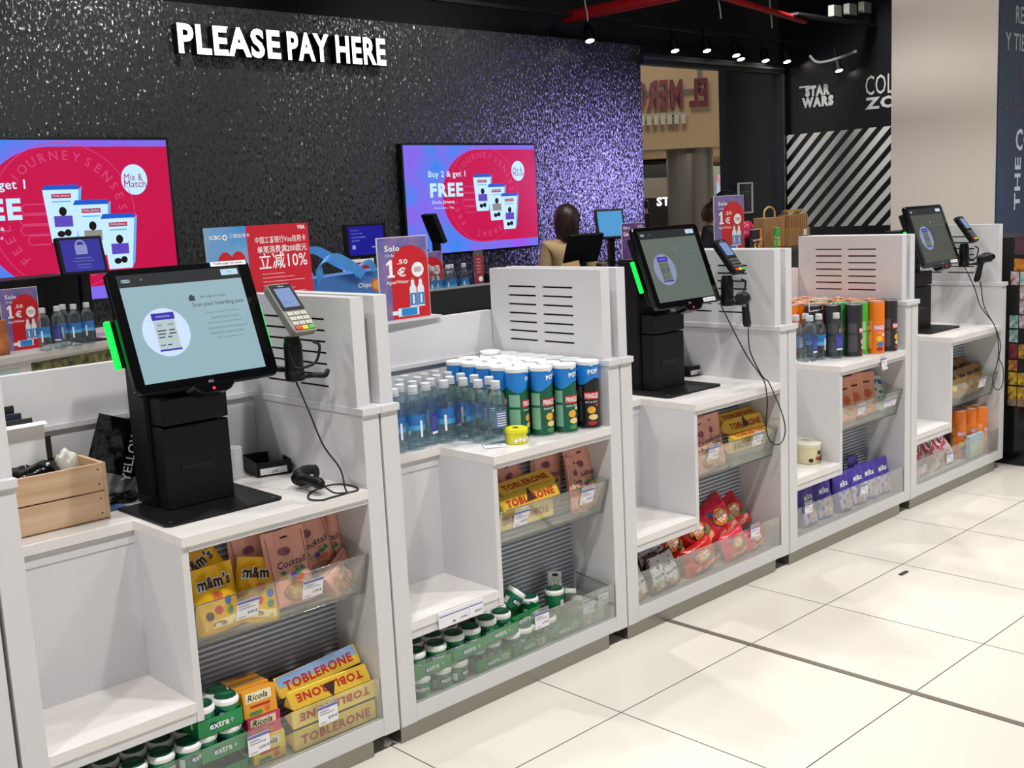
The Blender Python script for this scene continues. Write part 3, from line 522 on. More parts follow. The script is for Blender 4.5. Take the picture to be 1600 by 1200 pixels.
REDF = mat('red_film', '#d21f1a', .22, bump=(26, .3)); PINKF = mat('pink_film', '#e0344f', .22, bump=(26, .3)); ORB = mat('orange_badge', '#e08a3a', .4)
def dec_tt(g, r):
    b = B(); b.oval(0, .105, .045, .04, PRINTK, None, g(.0010), 24, 3); b.oval(0, .105, .042, .037, ORB, None, g(.0014), 24, 3); b.text('TUM', 0, .117, PRINTW, None, h=.019, w=.05, bold=.04, mp=g(.0026), rot=.05); b.text('TUM', .004, .095, PRINTW, None, h=.019, w=.05, bold=.04, mp=g(.0026), rot=.05); b.oval(-.036, .14, .011, .011, BLUEA, None, g(.0018), 14, 2); b.obj('logo_badge', r)
    b = B(); b.oval(.04, .066, .02, .009, GREENP, None, g(.0018), 14, 2); b.oval(.05, .076, .012, .008, GREENP, None, g(.002), 14, 2); [b.oval(x, z, .02, .013, mat('peach_candy', '#e8a07a', .4), None, g(.0012), 14, 2) for x, z in [(-.03, .04), (.01, .03), (.045, .038)]]; b.obj('candy_picture', r)
TR = pouch('candy_bag', 'red candy bag lying slanted beside the biscuit bags', 'candy bag', .16, .19, .065, 6.1, [(0, 1, REDF)], dec_tt, 'red and pink candy bags', True, (3.60, .11, .16), (radians(-26), radians(-32), 0))
TP = pouch('candy_bag', 'pink candy bag with a large orange badge, upright in the middle', 'candy bag', .16, .19, .065, 7.4, [(0, 1, PINKF)], dec_tt, 'red and pink candy bags', True, (3.765, .125, .165), (radians(-22), radians(-24), radians(-5)))
dup(TP, 'pink candy bag leaning on the white wing at the drawer end', (3.895, .15, .17), (radians(-22), radians(-26), radians(-8)), scale=(.85, .9, .9))
dup(TR, 'red candy bag lying low behind the clear drawer front', (3.49, .06, .106), (radians(-14), radians(-10), 0), scale=(1.25, .9, .62))
dup(TR, 'dark red candy bag behind, between biscuit bags and slanted red bag', (3.43, .15, .13), (radians(-10), radians(-20), 0))
dup(TP, 'pink candy bag low in the drawer with its green leaves showing', (3.72, .055, .106), (radians(-14), radians(-8), 0), scale=(1, .8, .6))
dup(TP, 'pink candy bag lying flat behind the drawer price tag', (3.87, .06, .11), (radians(-12), radians(-14), 0), scale=(.85, .7, .45))
# red and white sweets bags of the row-end counter
RW = mat('clear_white_film', '#d9c9c6', .3, bump=(26, .3)); PKC = mat('pink_card', '#c43a5c', .4)
def dec_rw(g, r):
    b = B(); b.rect(-.055, .055, .10, .17, PKC, None, g(.0010), 5); b.oval(0, .135, .034, .022, PRINTW, None, g(.0016), 18, 2); b.oval(-.006, .137, .014, .014, mat('berry_print', '#7d1028', .4), None, g(.0022), 14, 2); b.rect(.008, .028, .13, .144, PRINTK, None, g(.0024), 2); b.obj('header_print', r)
    b = B(); random.seed(8); [b.oval(random.uniform(-.045, .045), random.uniform(.015, .09), .016, .011, random.choice([mat('pink_sweet', '#d98080', .4), PRINTW, mat('red_sweet', '#b2303a', .4)]), None, g(.0010+.0003*j), 12, 2) for j in range(10)]; b.obj('sweets_window', r)
RB = pouch('sweets_bag', 'white and red sweets bag half hidden at the alcove end', 'sweets bag', .14, .19, .055, 1.2, [(0, 1, RW)], dec_rw, 'white and red sweets bags', True, (5.385, .07, .108), (radians(-22), radians(-6), 0))
dup(RB, 'white and red sweets bag in the middle of its row', (5.555, .075, .108), (radians(-24), radians(-16), 0))
dup(RB, 'white and red sweets bag leaning last beside the pale blue box', (5.705, .08, .112), (radians(-24), radians(-22), radians(-4)))

# ---------------------------------------------------------------- goods: bars
GOLD = mat('gold_foil', '#f0c745', .3, .3, bump=(60, .08)); GOLD2 = mat('gold_card', '#f5d768', .35, .05); TRED = mat('bar_red_print', '#b3231c', .4); TBLUE = mat('bar_blue_print', '#8fb3dc', .3, .3)
def bar(label, loc, rot, Ln=.285, side=.06, flip=False, sky=False, foil=GOLD, mount=False):
    """triangular bar: one face towards -y (tilt by rot), axis along x"""
    r = thing('chocolate_bar', label, 'chocolate bar', loc, rot, 'golden triangular bars'); hz = side/2; dp = side*.866
    b = B(); b.prism([(0, -hz), (0, hz), (dp, 0)], Ln, foil, Matrix(((0, 0, 1, -Ln/2), (1, 0, 0, 0), (0, 1, 0, 0), (0, 0, 0, 1)))); b.obj('wrapper', r, .003)
    M = frame((0, -.0007, 0), (-1, 0, 0) if flip else (1, 0, 0), (0, 0, -1) if flip else (0, 0, 1)); b = B()
    if sky: b.rect(-Ln*.48, Ln*.48, -hz*.05, hz*.95, TBLUE, M)
    M2 = M @ Matrix.Translation((0, 0, .0005))
    b.text('TOBLERONE', -.0, -.002, TRED, M2, h=side*.44, w=Ln*.84, bold=.045)
    if mount: b.poly([(-.02, -.012), (.022, -.012), (.0, side*.55)], BROWNP, M @ Matrix.Translation((0, 0, .001)))
    b.obj('logo_lettering', r)
    # second face, up and back
    M = frame((0, dp/2-.0005+.0008, hz/2+.0012), (1, 0, 0), (0, .866, -.5) if False else (0, dp, -hz)); M = frame((0, dp/2+.0004, hz/2+.0007), (-1, 0, 0), (0, -dp, hz)); b = B(); b.text('TOBLERONE', 0, 0, TRED, M, h=side*.40, w=Ln*.8, bold=.045); b.rect(Ln*.42, Ln*.48, -.015, .015, PRINTW, M); b.obj('top_lettering', r)
    for s in (-1, 1):
        b = B(); b.prism([(.002, -hz*.8), (.002, hz*.8), (dp*.85, 0)], .0012, GOLD2, Matrix(((0, 0, s, s*Ln/2), (1, 0, 0, 0), (0, 1, 0, 0), (0, 0, 0, 1)))); b.obj('end_flap', r)
    return r
h = .033
bar('gold bar at the bottom of the stack behind the clear drawer front', (1.69, .028, .135), (0, 0, 0), .285, .062, foil=GOLD2)
bar('gold bar with upside-down lettering, second from the stack bottom', (1.695, .032, .196), (0, 0, 0), .29, .056, flip=True, foil=GOLD2)
bar('gold bar tilted back on the stack with a dark triangle on its face', (1.69, .045, .248), (radians(-32), 0, 0), .27, .055, flip=True, mount=True)
bar('gold bar with a blue top strip, tilted, highest of the front stack', (1.685, .092, .285), (radians(-30), radians(-4), 0), .28, .062, sky=True)
bar('gold bar lying behind the stack against the corrugated back', (1.71, .145, .268), (radians(-50), radians(-3), 0), .27, .05)
bar('gold bar with a dark triangle across its lettering below the bottles', (2.54, .055, .625), (radians(-28), radians(-2), 0), .265, .06, mount=True)
bar('plain-topped gold bar lying behind, its white barcode end showing', (2.56, .10, .665), (radians(-62), radians(-2), 0), .25, .062)
bar('gold bar with upside-down lettering low behind the bin front', (2.525, .062, .562), (0, 0, 0), .26, .06, flip=True, foil=GOLD2)
bar('gold bar with a dark triangle, front one below the middle kiosk', (3.815, .075, .655), (radians(-26), radians(1), 0), .255, .06, mount=True)
bar('gold bar lying behind the dark-triangled one below the middle kiosk', (3.84, .13, .682), (radians(-60), 0, 0), .25, .055)
bar('gold bar with upside-down lettering in the small tray below the middle kiosk', (3.81, .055, .572), (0, 0, 0), .25, .055, flip=True, foil=GOLD2)
bar('brownish gold bar lying on the tray below the dark-triangled one', (3.82, .055, .618), (radians(-70), 0, 0), .25, .05)
ty = thing('acrylic_tray', 'small clear tray holding gold bars in the bin below the middle kiosk', 'tray', (3.81, .09, .5))
b = B(); b.box(-.15, .15, -.05, .05, -.001, .002, ACR); b.obj('tray_base', ty); b = B(); b.box(-.15, .15, -.052, -.049, .002, .055, ACR); b.cyl((-.15, -.0505, .055), (.15, -.0505, .055), .002, ACRE, 6); b.obj('tray_front', ty)

# ---------------------------------------------------------------- goods: gum jars and trays
GUMG = mat('gum_green', '#0f7a4a', .3); GUMD = mat('gum_dark_green', '#07492f', .3); GUMB = mat('gum_blue', '#14316e', .35); CARDG = mat('gum_carton_green', '#118a46', .45); KRAFT = mat('kraft_inside', '#a98a66', .7)
def cylmap(r, a0=0):
    return lambda off: (lambda x, y: ((r+off)*sin(x/r+a0), -(r+off)*cos(x/r+a0), y))
def gum_proto(label, loc, rz):
    r = thing('gum_jar', label, 'gum jar', loc, (0, 0, rz), 'green gum jars')
    b = B(); b.lathe([(.024, 0), (.03, .004), (.033, .02), (.034, .05), (.0335, .054)], GUMG, 20); b.obj('jar', r)
    b = B(); b.lathe([(.0345, .0535), (.0355, .056), (.0355, .064), (.031, .071)], PRINTW, 20); b.lathe([(.0305, .0705), (.028, .0745), (.012, .0755)], GUMD, 20); b.oval(0, 0, .02, .008, GUMG, Matrix.Translation((0, 0, .0762)), None, 16, 1); b.obj('flip_lid', r)
    g = cylmap(.0338); b = B(); b.oval(-.013, .034, .011, .011, GUMB, None, g(.0006), 16, 2); b.text('extra', .004, .033, PRINTW, None, h=.013, w=.044, bold=.035, mp=g(.0012)); b.oval(.022, .014, .008, .005, mat('leaf_print', '#6fd08a', .4), None, g(.0006), 10, 2); b.obj('logo_lettering', r)
    g = cylmap(.0338, radians(-75)); b = B(); b.rect(-.008, .008, .012, .036, CARD, None, g(.0007), 3); b.obj('barcode', r)
    return r
GUM = None
def gum(label, x, y, z, rz, rot=None):
    global GUM
    if GUM is None: GUM = gum_proto(label, (x, y, z), rz); return GUM
    return dup(GUM, label, (x, y, z), rot or (0, 0, rz))
def carton(label, x, y, z, w, d, hf, hb, rz=0, bar_=False):
    r = thing('gum_carton', label, 'carton', (x, y, z), (0, 0, rz), 'green gum cartons'); t = .0015
    b = B(); b.box(-w/2, w/2, -d/2, d/2, 0, t, CARDG); b.box(-w/2, w/2, -d/2, -d/2+t, 0, hf, CARDG); b.box(-w/2, w/2, d/2-t, d/2, 0, hb, CARDG); b.box(-w/2+t, w/2-t, d/2-t*2, d/2-t, t, hb, KRAFT)
    for s in (-1, 1): b.prism([(-d/2, 0), (d/2, 0), (d/2, hb), (-d/2, hf)], t, CARDG, frame((s*w/2-(t if s > 0 else 0), 0, 0), (0, 1, 0)))
    b.obj('tray', r)
    M = frame((0, -d/2-.0006, 0)); M2 = frame((0, -d/2-.0011, 0)); b = B(); q = hf/2; s = hf/.042
    b.oval(-w*.16, q, .011*s, .011*s, GUMB, M, None, 16, 1); b.text('extra', -w*.03, q, PRINTW, M2, h=.015*s, w=.052*s, bold=.035)
    if bar_: b.rect(w*.2, w*.42, q-.010, q+.010, PRINTW, M); [b.rect(w*.21+.003*j, w*.21+.003*j+.0014, q-.008, q+.008, PRINTK, M2) for j in range(int(w*.2/.003))]
    else: b.poly([(w*.25, q+.008*s), (w*.25-.002, q), (w*.25, q-.008*s), (w*.25+.002, q)], PRINTW, M); b.poly([(w*.25-.007*s, q), (w*.25, q-.002), (w*.25+.007*s, q), (w*.25, q+.002)], PRINTW, M)
    b.obj('logo_lettering', r); return r
# under the lit kiosk
J = 'green gum jar %s in the drawer below the empty alcove of the crate counter'
n = 0
for x in (.945, 1.02, 1.095, 1.17, 1.245):
    for y, s in ((.055, 'front'), (.13, 'back')):
        gum('green gum jar, %s row, %s from the wing, under the crate counter alcove' % (s, ORD[n//2]), x+(.035 if y > .1 else 0), y, .176 if x > .9 else .104, radians(random.uniform(-30, 30))); n += 1
for j, x in enumerate((.99, 1.16)): carton('green gum carton under the crate counter alcove, %s along' % ORD[j], x, .085, .138, .165, .15, .042, .05)
for j, x in enumerate((.95, 1.03, 1.11, 1.19)): gum('green gum jar on the drawer floor under the crate counter alcove, %s along' % ORD[j], x, .05, .102, radians(20*j))
carton('upper green gum carton beside the yellow lozenge boxes', 1.332, .085, .25, .135, .11, .046, .05); carton('middle green gum carton beside the yellow lozenge boxes', 1.336, .085, .178, .135, .11, .043, .05); carton('lowest green gum carton beside the yellow lozenge boxes', 1.336, .085, .104, .135, .11, .043, .05)
for z, s in ((.268, 'topmost'), (.19, 'middle')):
    for x, xs in ((1.298, 'alcove side'), (1.37, 'lozenge side')):
        for y, ys in ((.065, 'front'), (.115, 'back')): gum('green gum jar in the %s carton beside the lozenge boxes, %s, %s' % (s, xs, ys), x, y, z-.01, radians(-40+300*x % 50))
# lozenge boxes
def lozenge(label, x, y, z, w, h_, d, col, tilt=0):
    r = thing('lozenge_box', label, 'lozenge box', (x, y, z), (tilt, 0, radians(-3)), 'lozenge boxes'); b = B(); b.box(-w/2, w/2, 0, d, 0, h_, col); b.obj('carton', r, .001)
    M = frame((0, -.0006, 0)); M2 = frame((0, -.0011, 0)); b = B(); b.rect(-w*.42, w*.36, h_*.55, h_*.92, mat('cream_label', '#e8e0b8', .5), M); b.text('Ricola', -.004, h_*.73, PRINTK, M2, w=w*.6, bold=.02, shear=.3); b.obj('logo_lettering', r)
    b = B(); b.rect(-w*.3, w*.3, h_*.34, h_*.44, TRED, M); [b.oval(-w*.28+.012*j, h_*.14, .008, .006, GREENP, M2, None, 10, 1) for j in range(3)]; b.oval(w*.2, h_*.2, .009, .009, ORNGP, M2, None, 12, 1); b.obj('herb_picture', r)
    return r
LY = mat('lozenge_yellow', '#e6c53a', .45); LO = mat('lozenge_orange', '#e79a1f', .45); LP = mat('lozenge_pink', '#d8376a', .45); LT = mat('lozenge_tan', '#b08a52', .5)
lozenge('yellow lozenge box at the bottom behind a price tag', 1.478, .045, .104, .10, .075, .03, LY); lozenge('pink lozenge box in the middle of the lozenge stack', 1.472, .05, .18, .10, .06, .03, LP); lozenge('orange lozenge box at the top front of the lozenge stack', 1.466, .05, .242, .10, .075, .02, LO, radians(-6))
for j in range(4): lozenge('tan lozenge box behind the orange one, %s in the file' % ORD[j], 1.464, .078+.024*j, .236, .10, .083-.0*j, .022, LT if j % 2 else LO, radians(-6))
# second counter's drawer
carton('open green gum carton next to the wing below the water bottles', 2.055, .085, .17, .15, .13, .042, .05); carton('green gum carton second from the wing below the water bottles', 2.21, .085, .178, .15, .13, .042, .05); carton('green gum carton third from the wing, propped on jars', 2.36, .095, .182, .14, .12, .042, .05)
carton('half-empty green gum carton with a barcode, tilted up behind', 2.50, .13, .175, .16, .12, .05, .06, radians(6), True)
carton('low green gum carton with a barcode, first behind the glass', 2.315, .075, .104, .155, .10, .042, .05, 0, True); carton('low green gum carton with a barcode, second behind the glass', 2.48, .075, .104, .155, .10, .042, .05, 0, True); carton('low green gum carton with a barcode, third behind the glass', 2.655, .08, .104, .16, .10, .042, .05, 0, True)
for k, (x, y, z) in enumerate([(2.015, .06, .19), (2.095, .055, .19), (2.175, .06, .197), (2.245, .06, .197), (2.325, .07, .2), (2.395, .075, .2)]):
    gum('gum jar in upper cartons below the water bottles, front rank, %s from the wing' % ORD[k], x, y, z-.012, radians(-50+23*k % 60))
for k, (x, y, z) in enumerate([(2.06, .125, .19), (2.135, .12, .19), (2.21, .13, .197), (2.36, .14, .2), (2.43, .135, .2)]):
    gum('gum jar in upper cartons below the water bottles, rear rank, %s from the wing' % ORD[k], x, y, z-.012, radians(-40+33*k % 60))
gum('green gum jar lying tipped over beside the half-empty carton', 2.475, .13, .235, 0, (radians(10), radians(40), 0))
for j, x in enumerate((2.02, 2.105, 2.175)): gum('green gum jar standing on the drawer floor behind the glass, %s from the wing' % ORD[j], x, .05, .101, radians(-30+25*j))
for j, x in enumerate((2.275, 2.345)): gum('green gum jar in the first low carton, %s one' % ORD[j], x, .075, .107, radians(30*j))
for j, x in enumerate((2.43, 2.49, 2.54)): gum('green gum jar in the second low carton, %s one' % ORD[j], x, .07, .11, radians(30*j))
gum('green gum jar in the third low carton', 2.61, .075, .11, .4); gum('tall green gum jar standing behind the third low carton', 2.60, .15, .165, .2); gum('green gum jar next to the small clear bin', 2.715, .135, .165, 1.4)
# small clear bin of white packs
sb = thing('acrylic_bin', 'small clear bin of white packs at the drawer end below the green cans', 'bin', (2.81, .08, .102)); b = B(); x = .07
b.box(-x, x, -.055, .06, 0, .003, ACR); b.box(-x, x, -.058, -.055, 0, .122, ACR); b.box(-x, -x+.003, -.055, .1, 0, .14, ACR); b.box(x-.003, x, -.055, .1, 0, .14, ACR); b.obj('bin_box', sb)
b = B(); b.cyl((-x, -.0565, .122), (x, -.0565, .122), .002, ACRE, 6); b.cyl((x, -.055, .122), (x, .1, .14), .002, ACRE, 6); b.cyl((x, -.0565, 0), (x, -.0565, .122), .002, ACRE, 6); b.obj('bin_edge', sb)
PKW = mat('white_pack', '#d9dcd8', .4); pg = None
for j, (x, y, z, a, c) in enumerate([(2.815, .05, .108, 0, 'lowest'), (2.82, .055, .128, 4, 'second from the bottom'), (2.81, .06, .148, -5, 'third from the bottom'), (2.80, .09, .172, 25, 'leaning at the back'), (2.775, .11, .19, 40, 'topmost, tilted towards the jars')]):
    lb = 'small white gum pack in the clear bin, '+c
    if not pg:
        pg = thing('gum_pack', lb, 'gum pack', (x, y, z), (0, 0, radians(a)), 'small white gum packs'); b = B(); b.box(-.045, .045, -.02, .02, 0, .018, PKW); b.obj('pack', pg, .002); b = B(); b.rect(-.03, .01, .005, .013, GUMD, frame((0, -.0206, 0))); b.rect(.015, .035, .004, .014, mat('lime_print', '#a8c93a', .5), frame((0, -.0206, 0))); b.obj('band_print', pg)
    else: dup(pg, lb, (x, y, z), (0, radians(a if j > 2 else 0), radians(a)))
hg = thing('blister_pack', 'grey hanging blister pack with a dark hook slot behind the white packs', 'blister pack', (2.735, .15, .2), (radians(-12), radians(14), 0)); b = B(); b.box(-.035, .035, 0, .004, 0, .085, mat('grey_blister', '#b4b6b6', .4)); b.obj('card_back', hg); b = B(); b.rect(-.015, .015, .068, .078, PRINTK, frame((0, -.0006, 0))); [b.box(-.026+.02*(j % 3), -.012+.02*(j % 3), -.006, 0, .012+.022*(j//3), .026+.022*(j//3), PKW) for j in range(6)]; b.obj('blister', hg)

# ---------------------------------------------------------------- water bottles and crisp cans
PET = clear('clear_bottle', '#f8fbfc', .03, .03, .42, .26); WAT = clear('water', '#f3fafc', .0, .02, .2, .02); CAPM = mat('bottle_cap', '#c3c8cc', .4); LBB = mat('label_blue', '#2a6fb5', .4); LBD = mat('label_indigo', '#31398f', .4); LBS = mat('label_sky', '#4fa3d6', .4)
def bottle(label, loc, rz, kind, group):
    r = thing('water_bottle', label, 'water bottle', loc, (0, 0, rz), group); R = .0325
    b = B(); b.lathe([(.02, .004), (.027, 0), (.0305, .006), (R, .02), (R, .03), (.030, .034), (R, .038), (R, .136), (.0318, .149), (.0285, .162), (.0215, .174), (.0152, .182), (.0138, .195)], PET, 22, None, True); b.obj('bottle_body', r)
    b = B(); b.lathe([(.018, .006), (.0285, .008), (.0295, .03), (.0300, .134), (.029, .149), (.0255, .162)], WAT, 16); b.obj('water', r)
    b = B(); b.lathe([(.0155, .193), (.016, .196), (.016, .211), (.0145, .213)], CAPM, 20); b.lathe([(.017, .188), (.017, .192)], CAPM, 20); b.obj('cap', r)
    g = cylmap(R); b = B()
    if kind == 0: b.rect(-.045, .045, .085, .120, LBB, None, g(.0007), 10); b.rect(-.045, .045, .068, .085, LBS, None, g(.0007), 10); b.rect(-.004, .004, .045, .10, PRINTW, None, g(.0011), 3)
    elif kind == 1: b.rect(-.02, .02, .05, .115, LBD, None, g(.0007), 8); b.rect(-.015, .015, .042, .05, CARD, None, g(.0007), 4); [b.rect(-.014, .014, .06+.009*j, .063+.009*j, LILAC, None, g(.0011), 4) for j in range(5)]
    else: b.rect(-.035, .035, .06, .118, mat('label_slate', '#53708f', .4), None, g(.0007), 10); [b.rect(-.018, .018, .066+.008*j, .069+.008*j, CARD, None, g(.0011), 4) for j in range(6)]
    b.obj('label', r); return r
BT = {}
def put_bottle(label, x, y, z, rz, kind, group, s=1):
    if kind not in BT: BT[kind] = bottle(label, (x, y, z), rz, kind, group); BT[kind].scale = (s, s, s)
    else: dup(BT[kind], label, (x, y, z), (0, 0, rz), group, (s, s, s))
random.seed(11)
cols = [(2.195, (.315, .385, .455, .525)), (2.263, (.30, .37, .44, .51)), (2.330, (.315, .385, .455, .525)), (2.397, (.30, .37, .44, .51)), (2.462, (.20, .275, .345, .415, .485)), (2.526, (.215, .29, .36, .43, .50))]
kk = [0, 0, 1, 0, 1, 2]
for ci, (x, ys) in enumerate(cols):
    for yi, y in enumerate(ys):
        put_bottle('clear water bottle beside the green cans, file %s from the wing, %s from the front' % (ORD[ci], ORD[yi]), x, y, .809, radians(random.uniform(-50, 50)), kk[(ci+yi*2) % 6], 'water bottles beside the green cans')
put_bottle('foremost clear water bottle beside the yellow tin', 2.474, .128, .809, radians(-10), 2, 'water bottles beside the green cans')
for n, (x, y) in enumerate([(4.668, .15), (4.60, .20), (4.53, .205), (4.60, .27), (4.525, .275), (4.46, .30)]):
    put_bottle('clear water bottle before the orange cans, %s' % ['foremost, indigo label, beside the black can', 'second from the black can', 'third from the black can', 'behind the second one', 'behind the third one', 'half hidden by the wing'][n], x, y, .809, radians(random.uniform(-30, 30)), [1, 0, 1, 0, 2, 0][n], 'water bottles before the orange cans')
CANC = {'green': '#0d5a41', 'black': '#17161a', 'orange': '#ee7a12', 'dark': '#26252a', 'lime': '#3fae3a'}; CBL = mat('can_blue', '#1b7fd0', .35); CHIP = mat('crisp_picture', '#e8a83a', .4); FOILT = mat('can_foil_top', '#b9bcc0', .3, .8)
def can(label, loc, rz, kind, group, sc=1):
    r = thing('crisp_can', label, 'crisp can', loc, (0, 0, rz), group); r.scale = (sc, sc, sc); R = .0375; Hh = .232; m = mat('can_'+kind, CANC[kind], .35); n = 36; b = B(); pop = kind in ('green', 'black')
    z = lambda a: (.168+.012*sin(a*2+.6)) if pop else .20
    an = [2*pi*j/n for j in range(n)]
    q = lambda f: [(R*sin(a), -R*cos(a), f(a)) for a in an]
    rows = q(lambda a: 0.003)+q(z)+q(lambda a: Hh)
    F = lambda k: [(k*n+j, k*n+(j+1) % n, (k+1)*n+(j+1) % n, (k+1)*n+j) for j in range(n)]
    b.add(rows, F(0), m, None, True); b.add(rows, F(1), CBL if pop else m, None, True)
    b.lathe([(.034, 0), (.0385, .0005), (.0385, .004), (R, .0045)], FOILT, 36); b.obj('can_body', r)
    b = B()
    if pop: b.lathe([(.0392, .225), (.0395, .2365), (.0375, .2385), (.036, .2365), (.0, .2362)], mat('can_lid', '#e4e6e8', .35), 36, None, False); b.prism([(-.006, 0), (.006, 0), (.004, .007), (-.004, .007)], .002, mat('can_lid', '#e4e6e8'), frame((0, -.039, .222), (1, 0, 0), (0, -.2, 1)))
    else: b.lathe([(R, .231), (.0385, .233), (.0385, .2365), (.036, .2365), (.035, .234), (0, .234)], FOILT, 36, None, False); b.lathe([(.0352, .2345), (0, .2345)], mat('can_top_'+kind, CANC[kind], .3), 30, None, False)
    b.obj('lid', r)
    g = cylmap(R); b = B(); b.poly([], PRINTW) if False else None
    zl = .118
    b.rect(-.027, .027, zl-.013, zl+.013, RED if pop or kind != 'orange' else mat('can_pink', '#e77a8a', .4), None, g(.0008), 8); b.text('PRINGLES', 0, zl, PRINTW, None, h=.018, w=.048, bold=.04, mp=g(.0015)); b.text('original' if not pop else 'HOT & SPICY' if kind == 'black' else 'SOUR CREAM', 0, zl-.022, PRINTW, None, h=.0055, bold=.02, mp=g(.001))
    if pop: b.text('POP', .006, .203, PRINTW, None, h=.017, w=.036, bold=.06, mp=g(.0014), rot=.1)
    b.obj('logo_lettering', r)
    b = B(); b.oval(-.002, .068, .015, .013, CHIP if kind != 'orange' else mat('can_yellow', '#f3c22c', .4), None, g(.0008), 18, 2); b.oval(.004, .043, .017, .010, mat('crisp_pale', '#e7cf86', .4) if kind != 'orange' else CBL, None, g(.0011), 18, 2); b.oval(.0, .022, .016, .008, mat('dip_red', '#b3271d', .4) if kind != 'green' else GREENP, None, g(.0014), 18, 2); b.oval(.018, .085, .008, .006, PRINTW if kind != 'black' else TRED, None, g(.0008), 12, 2); b.obj('food_picture', r)
    g = cylmap(R, radians(-85)); b = B(); c = mat('info_pale_'+kind, {'green': '#7fb59b', 'black': '#4a484d', 'orange': '#f3a65a', 'dark': '#4b494e', 'lime': '#8fd089'}[kind], .4)
    b.rect(-.02, .02, .025, .1, c, None, g(.0008), 6); b.rect(-.02, .02, .108, .15, c, None, g(.0008), 6); b.obj('information_panel', r)
    return r
CT = {}
def put_can(label, x, y, z, rz, kind, group, sc=1):
    if kind not in CT: CT[kind] = can(label, (x, y, z), rz, kind, group, sc)
    else: dup(CT[kind], label, (x, y, z), (0, 0, rz), group, (sc, sc, sc))
G1 = 'crisp cans beside the water bottles'
fr = [(2.747, .070, 'green', -8, 'green crisp can, front rank, beside the black can'), (2.665, .103, 'green', -2, 'green crisp can, middle of the front rank'), (2.597, .153, 'green', 22, 'green crisp can with its back panel showing, behind the yellow tin'), (2.846, .052, 'black', -32, 'black crisp can at the worktop corner by the wing'), (2.848, .134, 'black', -12, 'black crisp can behind the corner one, against the wing')]
for x, y, k, a, t in fr: put_can(t, x, y, .809, radians(a), k, G1)
bk = [(2.753, .150), (2.672, .184), (2.606, .238), (2.768, .232), (2.847, .214), (2.686, .264), (2.613, .320), (2.771, .313), (2.847, .294), (2.693, .345), (2.616, .401), (2.773, .394), (2.848, .374), (2.695, .426), (2.616, .482), (2.774, .474), (2.848, .454), (2.695, .507), (2.848, .534)]
def infile(p, L_, edges):
    f = lambda q: sum(q[0] > e for e in edges)
    return ORD[f(p)], ORD[sum(1 for q in L_ if f(q) == f(p) and q[1] < p[1])]
for j, (x, y) in enumerate(bk): put_can('green crisp can behind the front rank, file %s from bottles, %s from front' % infile((x, y), bk, (2.65, 2.73, 2.81)), x, y, .809, radians(-30+(j*47) % 60), 'green', G1)
ll = tag(B().lathe([(.033, 0), (.039, 0), (.0395, .01), (.036, .012), (0, .012)], mat('can_lid', '#e4e6e8'), 30).obj('loose_lid'), 'loose white can lid lying on the green cans at the back', 'lid'); ll.location = (2.80, .50, 1.0475)
G2 = 'crisp cans beside the vented panel'; sc4 = 1.06
f4 = [(4.90, .075, 'orange', -34, 'orange crisp can at the front edge, its whole label showing'), (4.985, .055, 'dark', 5, 'black crisp can at the worktop corner beside the orange one'), (4.755, .11, 'dark', 18, 'black crisp can just behind the indigo-labelled bottle'), (4.835, .125, 'lime', 40, 'bright green crisp can between a black and an orange one'), (4.885, .165, 'orange', -14, 'orange crisp can behind the front orange one'), (4.70, .19, 'dark', 30, 'black crisp can second from the foremost black one'), (4.655, .262, 'dark', 30, 'black crisp can third, behind the bottle caps'), (4.60, .352, 'orange', 0, 'orange crisp can half hidden by the wing')]
for x, y, k, a, t in f4: put_can(t, x, y, .809, radians(a), k, G2, sc4)
b4 = [(4.785, .195, 'lime'), (4.975, .145, 'orange'), (4.865, .252, 'orange'), (4.948, .232, 'orange'), (4.735, .272, 'orange'), (4.818, .322, 'lime'), (4.90, .335, 'orange'), (4.985, .318, 'orange'), (4.69, .348, 'orange'), (4.76, .395, 'orange'), (4.845, .41, 'orange'), (4.93, .42, 'orange'), (4.63, .43, 'orange'), (4.715, .465, 'orange'), (4.80, .485, 'orange'), (4.885, .495, 'orange'), (4.975, .50, 'orange')]
for j, (x, y, k) in enumerate(b4): put_can('%s crisp can in the rear pack, file %s from bottles, %s from front' % (({'lime': 'bright green', 'orange': 'orange'}[k],)+infile((x, y), b4, (4.675, 4.75, 4.81, 4.875, 4.96))), x, y, .809, radians(j*37), k, G2, sc4)
for j, (x, y, a, t) in enumerate([(5.905, .125, -30, 'orange crisp can behind the pale blue box, next to the sweets'), (6.01, .115, -8, 'orange crisp can rising behind the pale blue box'), (6.075, .085, 12, 'orange crisp can standing clear beside the white wing in the drawer')]): put_can(t, x, y, .104, radians(a), 'orange', 'orange cans in the row-end drawer', 1.1)
tn = thing('sweet_tin', 'small yellow round tin standing in front of the bottles', 'tin', (2.522, .088, .809)); YT = mat('tin_yellow', '#e6df1e', .3)
b = B(); b.lathe([(.034, 0), (.037, .002), (.037, .038), (.036, .040)], mat('tin_yellow_print', '#d8cf2e', .4), 32); b.obj('tin_body', tn); b = B(); b.lathe([(.0385, .037), (.0395, .039), (.0395, .05), (.037, .052), (0, .052)], YT, 32); b.oval(0, 0, .01, .01, PRINTK, Matrix.Translation((-.004, 0, .0526)), None, 14, 1); b.obj('lid', tn)
g = cylmap(.037); b = B(); [b.oval(-.03+.014*j, .014+.004*(j % 2), .006, .007, PRINTW, None, g(.0008), 12, 2) for j in range(5)]; b.rect(.012, .028, .024, .031, PRINTK, None, g(.0008), 3); b.obj('flower_print', tn)
